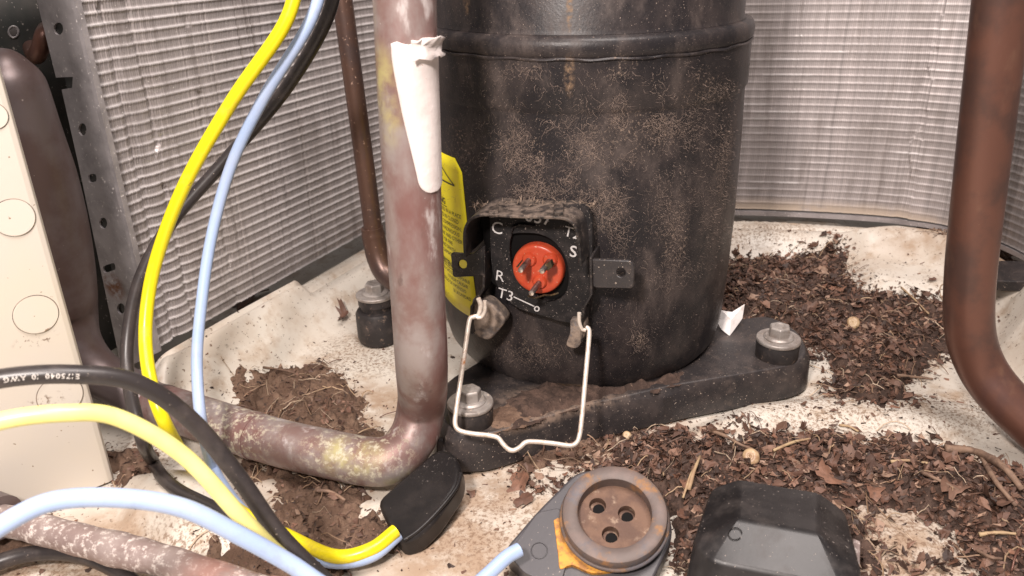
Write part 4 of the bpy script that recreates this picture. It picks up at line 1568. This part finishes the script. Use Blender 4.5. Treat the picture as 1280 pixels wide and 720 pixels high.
fg_black, fgS = wire("foreground black wire with pale printing arching across the left",
                     [(-70, 492, .215), (0, 474, .220), (90, 467, .226), (170, 481, .235), (240, 527, .245), (300, 600, .252), (350, 668, .255), (420, 735, .255), (480, 790, .252)], .00275, M_blackw)
wire("foreground yellow wire arching from the left edge", [(-70, 560, .200), (0, 527, .206), (80, 515, .212), (150, 521, .219), (230, 570, .228), (300, 645, .236), (350, 695, .252), (400, 730, .262), (450, 760, .27)], .0024, M_yellow_glare)
wire("foreground blue wire arching low across the lower left", [(-60, 705, .195), (0, 658, .200), (70, 628, .206), (150, 621, .212), (230, 636, .218), (300, 668, .225), (360, 703, .232), (440, 752, .235), (540, 770, .245)], .0026, M_blue)
wire("short black wire lying at the bottom left corner", [(-60, 730, gd(-60, 730, .008)), (0, 702, gd(0, 702, .008)), (50, 690, gd(50, 690, .009)), (100, 695, gd(100, 695, .009)), (150, 715, gd(150, 715, .008)), (200, 760, gd(200, 760, .008))], .0031, M_blackw)
wire("short blue wire end entering the grey plug", [(540, 790, .268), (580, 745, .275), (612, 714, .282), (634, 696, .286), (646, 687, .2885)], .0026, M_blue)

# printing along the foreground black wire (reads upside down)
acc = np.r_[0, np.cumsum(np.linalg.norm(np.diff(fgS, axis=0), axis=1))]
pxs = np.array([proj(*[np.array([c]) for c in p])[0][0] for p in fgS])
s_start = np.interp(100, pxs, acc)
txt = "E175040 10 AWG"
Vt2, Ft2 = [], []
size = .0020
s_cur = s_start
for ch in txt:
    if ch == ' ':
        s_cur -= size * .55
        continue
    v, f = glyphs(ch, size, .012)
    wch = v[:, 0].max() + size * .14
    b0 = len(Vt2)
    for x, y in v:
        s_ = s_cur - x
        c = Vector([np.interp(s_, acc, fgS[:, k]) for k in range(3)])
        t = (Vector([np.interp(s_ + .001, acc, fgS[:, k]) for k in range(3)]) - c).normalized()
        view = (CAM - c)
        view = (view - t * view.dot(t)).normalized()
        side = t.cross(view)
        if side.z < 0:
            side = -side
        # text upside down: its up points to -side, centred a little below the axis
        ang = (-(y - size * .35) - .0006) / .00275
        Vt2.append(c + (view * math.cos(ang) + side * math.sin(ang)) * (.00275 + .00004))
    Ft2 += [tuple(i + b0 for i in ff) for ff in f]
    s_cur -= wch
mesh("printing", Vt2, Ft2, M_print, fg_black, smooth=False)

# ------------------------------------------------------------------ black bracket behind the right pipe
br = root("steel_bracket", "flat black bracket behind the red brown pipe at right", "bracket", tuple(P(1290, 360, 0)))
bt = [P(px, py, .022) for px, py in rounded([(1225, 325), (1300, 326), (1420, 340), (1420, 372), (1290, 352), (1228, 350)], 5, 3)]
prism("bar", bt, (0, 0, -.007), M_foot, br, bev=.0010)

# ------------------------------------------------------------------ litter
PAL = np.array([(.120, .060, .040), (.19, .105, .072), (.040, .021, .015), (.32, .205, .145), (.15, .083, .058), (.072, .037, .026), (.215, .108, .07)])
PW = np.array([.2, .15, .2, .07, .13, .19, .06])


def flakes(n, accept, smin, smax, tilt, seed, lift=(0, .0015)):
    r = np.random.default_rng(seed)
    V, Fc, C = [], [], []
    made = 0
    tries = 0
    while made < n and tries < 60:
        tries += 1
        x = r.uniform(-.28, .46, 6000)
        y = r.uniform(.14, .62, 6000)
        ok = r.random(6000) < accept(x, y)
        x, y = x[ok], y[ok]
        z = ground_z(x, y)
        for i in range(len(x)):
            if made >= n:
                break
            sz = smin + (smax - smin) * r.random()**2.8
            k = r.integers(5, 8)
            asp = r.uniform(.3, .9)
            an = np.sort(r.uniform(0, 2 * math.pi, k))
            rad_ = sz * r.uniform(.6, 1.1, k)
            pts = np.stack([rad_ * np.cos(an), asp * rad_ * np.sin(an), np.zeros(k)], -1)
            bend = r.uniform(-.5, .8) / sz
            pts[:, 2] = bend * pts[:, 0]**2 * .4 + r.normal(0, sz * .08, k)
            pts = np.vstack([pts, [0, 0, sz * r.uniform(-.05, .2)]])
            ax1, ax2, rz_ = r.normal(0, tilt), r.normal(0, tilt), r.uniform(0, 2 * math.pi)
            R_ = np.array(Matrix.Rotation(rz_, 3, 'Z') @ Matrix.Rotation(ax1, 3, 'X') @ Matrix.Rotation(ax2, 3, 'Y'))
            pts = pts @ R_.T + np.array([x[i], y[i], z[i] + r.uniform(*lift) - pts[:, 2].min() * .3])
            b0 = len(V)
            V.extend(pts)
            for q_ in range(k):
                Fc.append((b0 + q_, b0 + (q_ + 1) % k, b0 + k))
            c = PAL[r.choice(len(PAL), p=PW)] * r.uniform(.7, 1.25)
            C.extend([c] * (k + 1))
            made += 1
    return np.array(V), np.array(Fc), np.array(C)


def amt_at(A):
    def f_(x, y):
        i = np.clip(np.round((x - sx[0, 0]) / (sx[0, 1] - sx[0, 0])).astype(int), 0, sx.shape[1] - 1)
        j = np.clip(np.round((y - sy[0, 0]) / (sy[1, 0] - sy[0, 0])).astype(int), 0, sx.shape[0] - 1)
        return A[j, i]
    return f_


soil_at, silt_at = amt_at(amt_soil), amt_at(amt_silt)
V, Fc, C = flakes(21000, lambda x, y: sstep(-.011, .007, soil_at(x, y)) * (.35 + .65 * sstep(.42, .6, fbm(x, y, 45, 3, 52))), .0004, .0042, .55, 5, (0, .0022))
lit = npmesh("leaf_litter", V, Fc, M_litter, None, smooth=False)
setstuff(lit, "crumbled brown leaf litter spread over the right half of the pan", "leaf litter")
tint_attr(lit, C)
V, Fc, C = flakes(1500, lambda x, y: sstep(-.003, .006, silt_at(x, y)) * .8, .0007, .0034, .4, 6, (0, .0006))
lit2 = npmesh("soil_crumbs", V, Fc, M_litter, None, smooth=False)
setstuff(lit2, "small brown crumbs and leaf bits in the silt at left and below the foot", "dirt")
tint_attr(lit2, C)
# specks loose on the bare pan
def bare(x, y):
    near = np.exp(-np.maximum(0, -soil_at(x, y)) / .014) * .95 + np.exp(-np.maximum(0, -silt_at(x, y)) / .008) * .7 + .035
    return np.clip(near, 0, 1) * (coil_dist(x, y) > .012)


V, Fc, C = flakes(13000, bare, .0002, .0021, .3, 8, (0, .0002))
lit3 = npmesh("dirt_specks", V, Fc, M_litter, None, smooth=False)
setstuff(lit3, "loose dark specks scattered over the bare cream pan", "dirt")
tint_attr(lit3, C * .9)


Vr, Fr, Cr = [], [], []
rr_g = np.random.default_rng(19)
n_f = 0
while n_f < 620:
    x, y = rr_g.uniform(-.20, .44), rr_g.uniform(.15, .56)
    a_ = max(soil_at(np.array([x]), np.array([y]))[0], silt_at(np.array([x]), np.array([y]))[0] - .004)
    if a_ < -.006:
        continue
    n_f += 1
    ln, th, cu = rr_g.uniform(.003, .017), rr_g.uniform(0, 6.28), rr_g.normal(0, .5)
    wd, lift = rr_g.uniform(.00010, .00032), rr_g.uniform(.0006, .0032)
    c = np.array([(.30, .19, .12), (.42, .29, .18), (.14, .075, .05), (.5, .38, .27)][rr_g.integers(4)]) * rr_g.uniform(.7, 1.1)
    b0 = len(Vr)
    for k in range(6):
        z = float(ground_z(x, y)[0]) + .0004 + lift * math.sin(math.pi * k / 5) ** .7
        nx, ny = -math.sin(th) * wd, math.cos(th) * wd
        Vr += [(x + nx, y + ny, z), (x, y, z + wd * 1.5), (x - nx, y - ny, z)]
        Cr += [c] * 3
        x += math.cos(th) * ln / 5
        y += math.sin(th) * ln / 5
        th += cu / 3
    for k in range(5):
        q_ = b0 + 3 * k
        Fr += [(q_, q_ + 3, q_ + 4, q_ + 1), (q_ + 1, q_ + 4, q_ + 5, q_ + 2), (q_ + 2, q_ + 5, q_ + 3, q_)]
fib = npmesh("plant_fibres", np.array(Vr), np.array(Fr), M_litter, None, smooth=False)
setstuff(fib, "thin dry stems and rootlets mixed into the litter", "stems")
tint_attr(fib, np.array(Cr))


# individual dead leaves
def leaf_proto(seed):
    r = random.Random(seed)
    n = 22
    asp = r.uniform(.38, .7)
    ph_ = [r.uniform(0, 6.28) for _ in range(4)]
    V, Fc = [], []
    b1, b2, tw = r.uniform(-.5, .9), r.uniform(-.5, 1.2), r.uniform(-.7, .7)
    for ring, k_ in ((0, 1.0), (1, .55)):
        for i in range(n):
            a_ = 2 * math.pi * i / n
            rr = 1 + .14 * math.sin(3 * a_ + ph_[0]) + .12 * math.sin(5 * a_ + ph_[1]) + .10 * math.sin(8 * a_ + ph_[2]) + r.uniform(-.20, .16)
            x, y = rr * k_ * math.cos(a_), rr * k_ * math.sin(a_) * asp
            V.append((x, y, b1 * x * x + b2 * y * y + tw * x * y + (.06 * math.sin(4 * a_ + ph_[3]) if ring == 0 else .02)))
    V.append((0, 0, .0))
    for i in range(n):
        j = (i + 1) % n
        Fc.append((i, j, n + j, n + i))
        Fc.append((n + i, n + j, 2 * n))
    me = bpy.data.meshes.new("dead_leaf")
    me.from_pydata(V, [], Fc)
    me.polygons.foreach_set("use_smooth", [True] * len(me.polygons))
    base = PAL[r.choice([1, 4, 4, 6, 0, 3, 0])]
    a_ = me.color_attributes.new("tint", 'FLOAT_COLOR', 'POINT')
    for i in range(len(V)):
        t = r.uniform(.8, 1.2)
        a_.data[i].color = (*(base * t), 1)
    me.materials.append(M_litter)
    return me


LEAVES = [leaf_proto(100 + i) for i in range(14)]


def put_leaf(px, py, lpx, label, group=None, tilt=.35, me=None, rot=None):
    p = GP(px, py)
    dep = (p - CAM).dot(FW)
    s = lpx / 2 / F * dep
    o = bpy.data.objects.new("dead_leaf", me or random.choice(LEAVES))
    COL.objects.link(o)
    o.scale = (s, s, s)
    o.rotation_euler = (random.gauss(0, tilt), random.gauss(0, tilt), random.uniform(0, 6.28) if rot is None else rot)
    o.location = p + Vector((0, 0, s * .22 + .0006))
    o["label"], o["category"] = label, "leaf"
    if group:
        o["group"] = group
    return o


named = [(962, 612, 42, "large pale torn leaf right behind the loose black cover"), (1035, 600, 40, "smooth flat brown leaf upright beyond the black cover's far corner"),
         (1062, 632, 38, "pale crinkled leaf touching the right shoulder of the black cover"), (1190, 612, 46, "long flattened leaf lying under the thick stick at far right"),
         (1238, 634, 50, "widest brown leaf fragment below the stick at the right edge"), (1066, 578, 34, "pale leaf standing tilted in the middle of the front litter"),
         (893, 545, 30, "torn leaf on the edge of the litter below the foot's front edge"), (790, 600, 26, "dark leaf tip sticking up beside the round socket"),
         (310, 377, 54, "crumpled brown leaf lodged under the left coil"), (430, 398, 30, "narrow brown leaf shred beside the tall rubber mount"),
         (650, 607, 36, "flat brown leaf scrap alone on the pan left of the plug"), (655, 628, 28, "thin leaf shred nearest the grey plug's left side"), (912, 368, 17, "pale square leaf chip above the white scrap"),
         (1045, 304, 26, "leaf resting on the cream ridge under the back coil"), (1165, 352, 14, "single brown leaf chip stuck on the cream hump beside the right pipe"),
         (895, 402, 24, "dark curled leaf between the drum and the white scrap"), (1130, 440, 30, "pinkish leaf fragment near the bend of the red brown pipe"), (590, 618, 15, "small leaf crumb on the pan right of the rubber boot")]
for i, (px, py, l_, lab_) in enumerate(named):
    put_leaf(px, py, l_, lab_, None, .3, LEAVES[i % 14])
zones = [([(905, 315), (1030, 300), (1075, 370), (1180, 385), (1140, 450), (1010, 430), (940, 405)], 70, 11, 24, "brown dead leaf fragment in the litter heap behind the right bolt", "leaves in the heap behind the right bolt"),
         ([(1015, 430), (1130, 430), (1140, 495), (1100, 508), (1060, 490)], 26, 10, 20, "brown dead leaf fragment in the tongue of litter right of the foot's end", "leaves right of the foot's end"),
         ([(850, 570), (940, 538), (1060, 540), (1200, 565), (1275, 600), (1280, 700), (1200, 670), (1090, 640), (960, 600)], 90, 12, 34, "brown dead leaf fragment in the front litter behind the loose cover", "leaves in the front litter"),
         ([(690, 590), (780, 545), (850, 550), (860, 590), (845, 660), (830, 600), (760, 575)], 28, 10, 26, "brown dead leaf fragment between the plug and the foot's front edge", "leaves between the plug and the foot"),
         ([(620, 575), (900, 500), (900, 512), (740, 570), (640, 600)], 20, 9, 18, "brown leaf scrap tucked along the bottom edge of the black foot", "leaf scraps along the foot's bottom edge")]
for poly, n_, s0, s1, lab_, grp in zones:
    pa = np.array(poly, float)
    k = 0
    while k < n_:
        x, y = random.uniform(pa[:, 0].min(), pa[:, 0].max()), random.uniform(pa[:, 1].min(), pa[:, 1].max())
        if seg_sd(poly, np.array([x]), np.array([y]))[0] > 0:
            put_leaf(x, y, .85 * (s0 + (s1 - s0) * random.random()**2), lab_, grp, .38)
            k += 1


# twigs and stalks
def twig(pts, r, m, label, name="twig", cat="twig"):
    W = [tuple(GP(px, py, l_)) for px, py, l_ in pts]
    S_ = spline(W, 5)
    rad = [r * (1 - .4 * i / len(S_)) * random.uniform(.85, 1.15) for i in range(len(S_))]
    Vt_, Ft_ = tube_geo(S_, rad, 7)
    o = mesh(name, Vt_, Ft_, m, None, loc=W[0])
    o["label"], o["category"] = label, cat
    return o


twig([(1180, 568, .003), (1215, 578, .006), (1250, 598, .006), (1275, 622, .004)], .0021, M_twig, "thickest forked brown stick at the right edge of the front litter")
twig([(1222, 582, .006), (1240, 612, .005), (1268, 640, .003)], .0013, M_twig, "thinner side stick leaving the thick stick at right")
twig([(1112, 584, .003), (1135, 585, .004), (1158, 586, .003)], .0008, M_straw, "pale straight stalk left of the thick stick")
twig([(966, 570, .003), (990, 562, .004), (1012, 555, .003)], .0008, M_straw, "straw stalk slanting beside the front snail shell")
twig([(860, 622, .004), (866, 604, .006), (874, 582, .005)], .0010, M_straw, "pair of upright straw stalks between socket and black cover")
twig([(853, 632, .004), (862, 606, .005), (870, 590, .004)], .0006, M_straw, "thin stalk leaning against the straw by the black cover")
twig([(1222, 676, .003), (1245, 676, .004), (1268, 675, .003)], .0009, M_straw, "pale stalk lying level near the lower right corner")
twig([(1280, 680, .002), (1268, 700, .003), (1262, 722, .003)], .0006, M_redpipe, "reddish stem bending down at the lower right corner")
twig([(1125, 366, .004), (1140, 382, .005), (1160, 398, .003)], .0007, M_straw, "straw stalk at the foot of the cream hump")
twig([(1120, 520 - 45, .003), (1150, 478, .003), (1165, 480, .003)], .0009, M_twig, "brown twig on the bare pan left of the pipe bend")
twig([(1048, 538, .003), (1060, 542, .004), (1072, 546, .003)], .0007, M_straw, "short stalk on the far edge of the front litter")
twig([(890, 546, .003), (905, 556, .005), (925, 565, .004), (940, 568, .003)], .0009, M_twig, "dark twig pointing at the front snail shell")
twig([(1215, 690, .002), (1235, 704, .003), (1250, 706, .003)], .0008, M_twig, "dark twig low in the right corner litter")
twig([(1150, 600, .004), (1170, 612, .005), (1200, 622, .003)], .0009, M_twig, "brown twig just under the long flattened leaf")
twig([(1060, 262, .012), (1075, 266, .012), (1092, 277, .006)], .00035, M_straw, "hair thin curved straw below the back coil", "straw", "straw")
twig([(330, 560 - 95, .003), (362, 470, .003), (378, 476, .002)], .0007, M_twig, "brown twig lying in the silt left of the upright pipe")
twig([(395, 618, .002), (415, 622, .003), (432, 630, .002)], .0009, M_twig, "twig half buried in silt below the pipe elbow")


# snail shells
def snail(px, py, wpx, label):
    p = GP(px, py)
    dep = (p - CAM).dot(FW)
    R_ = wpx / 2 / F * dep
    o_ = root("snail_shell", label, "snail shell", tuple(p), "empty snail shells in the litter")
    c = p + Vector((0, 0, R_ * .75))
    nv_ = (CAM - c).normalized() + Vector((-.2, 0, .2))
    nv_.normalize()
    a_ = nv_.orthogonal().normalized()
    b_ = nv_.cross(a_)
    pts, rad = [], []
    for i in range(56):
        t = i / 55
        th = t * 2 * math.pi * 2.6
        q_ = (1 - t)**.9
        pts.append(c + (a_ * math.cos(th) + b_ * math.sin(th)) * R_ * .58 * q_ + nv_ * R_ * .5 * t)
        rad.append(R_ * (.50 * q_ + .06))
    tube("whorl", pts, rad, M_shell, o_, seg=14)
    return o_


snail(937, 578, 23, "tan snail shell in the litter just beyond the black cover")
snail(1065, 409, 17, "pale snail shell in the heap right of the drum")
snail(783, 548, 12, "tiny snail shell under the front edge of the foot")

# white scrap by the drum
scrap_pts = [(895, 400), (902, 388), (915, 390), (931, 380), (928, 398), (918, 412), (912, 420), (902, 412)]
sc_c = GP(912, 402)
SCP = Plane(P(908, 420, .020), (-.1, -.85, .5))
scv = [SCP.at(*p, .002 * random.uniform(-1, 1)) for p in scrap_pts]
cen = sum(scv, Vector()) / len(scv) + SCP.n * .003
so = mesh("plastic_scrap", scv + [cen], [(i, (i + 1) % 8, 8) for i in range(8)], M_scrap, None, smooth=False, loc=tuple(sc_c))
so["label"], so["category"] = "torn white scrap standing between the drum and the right bolt", "scrap"
s_ = so.modifiers.new("thickness", 'SOLIDIFY')
s_.thickness = .0006

scene.render.engine = 'CYCLES'
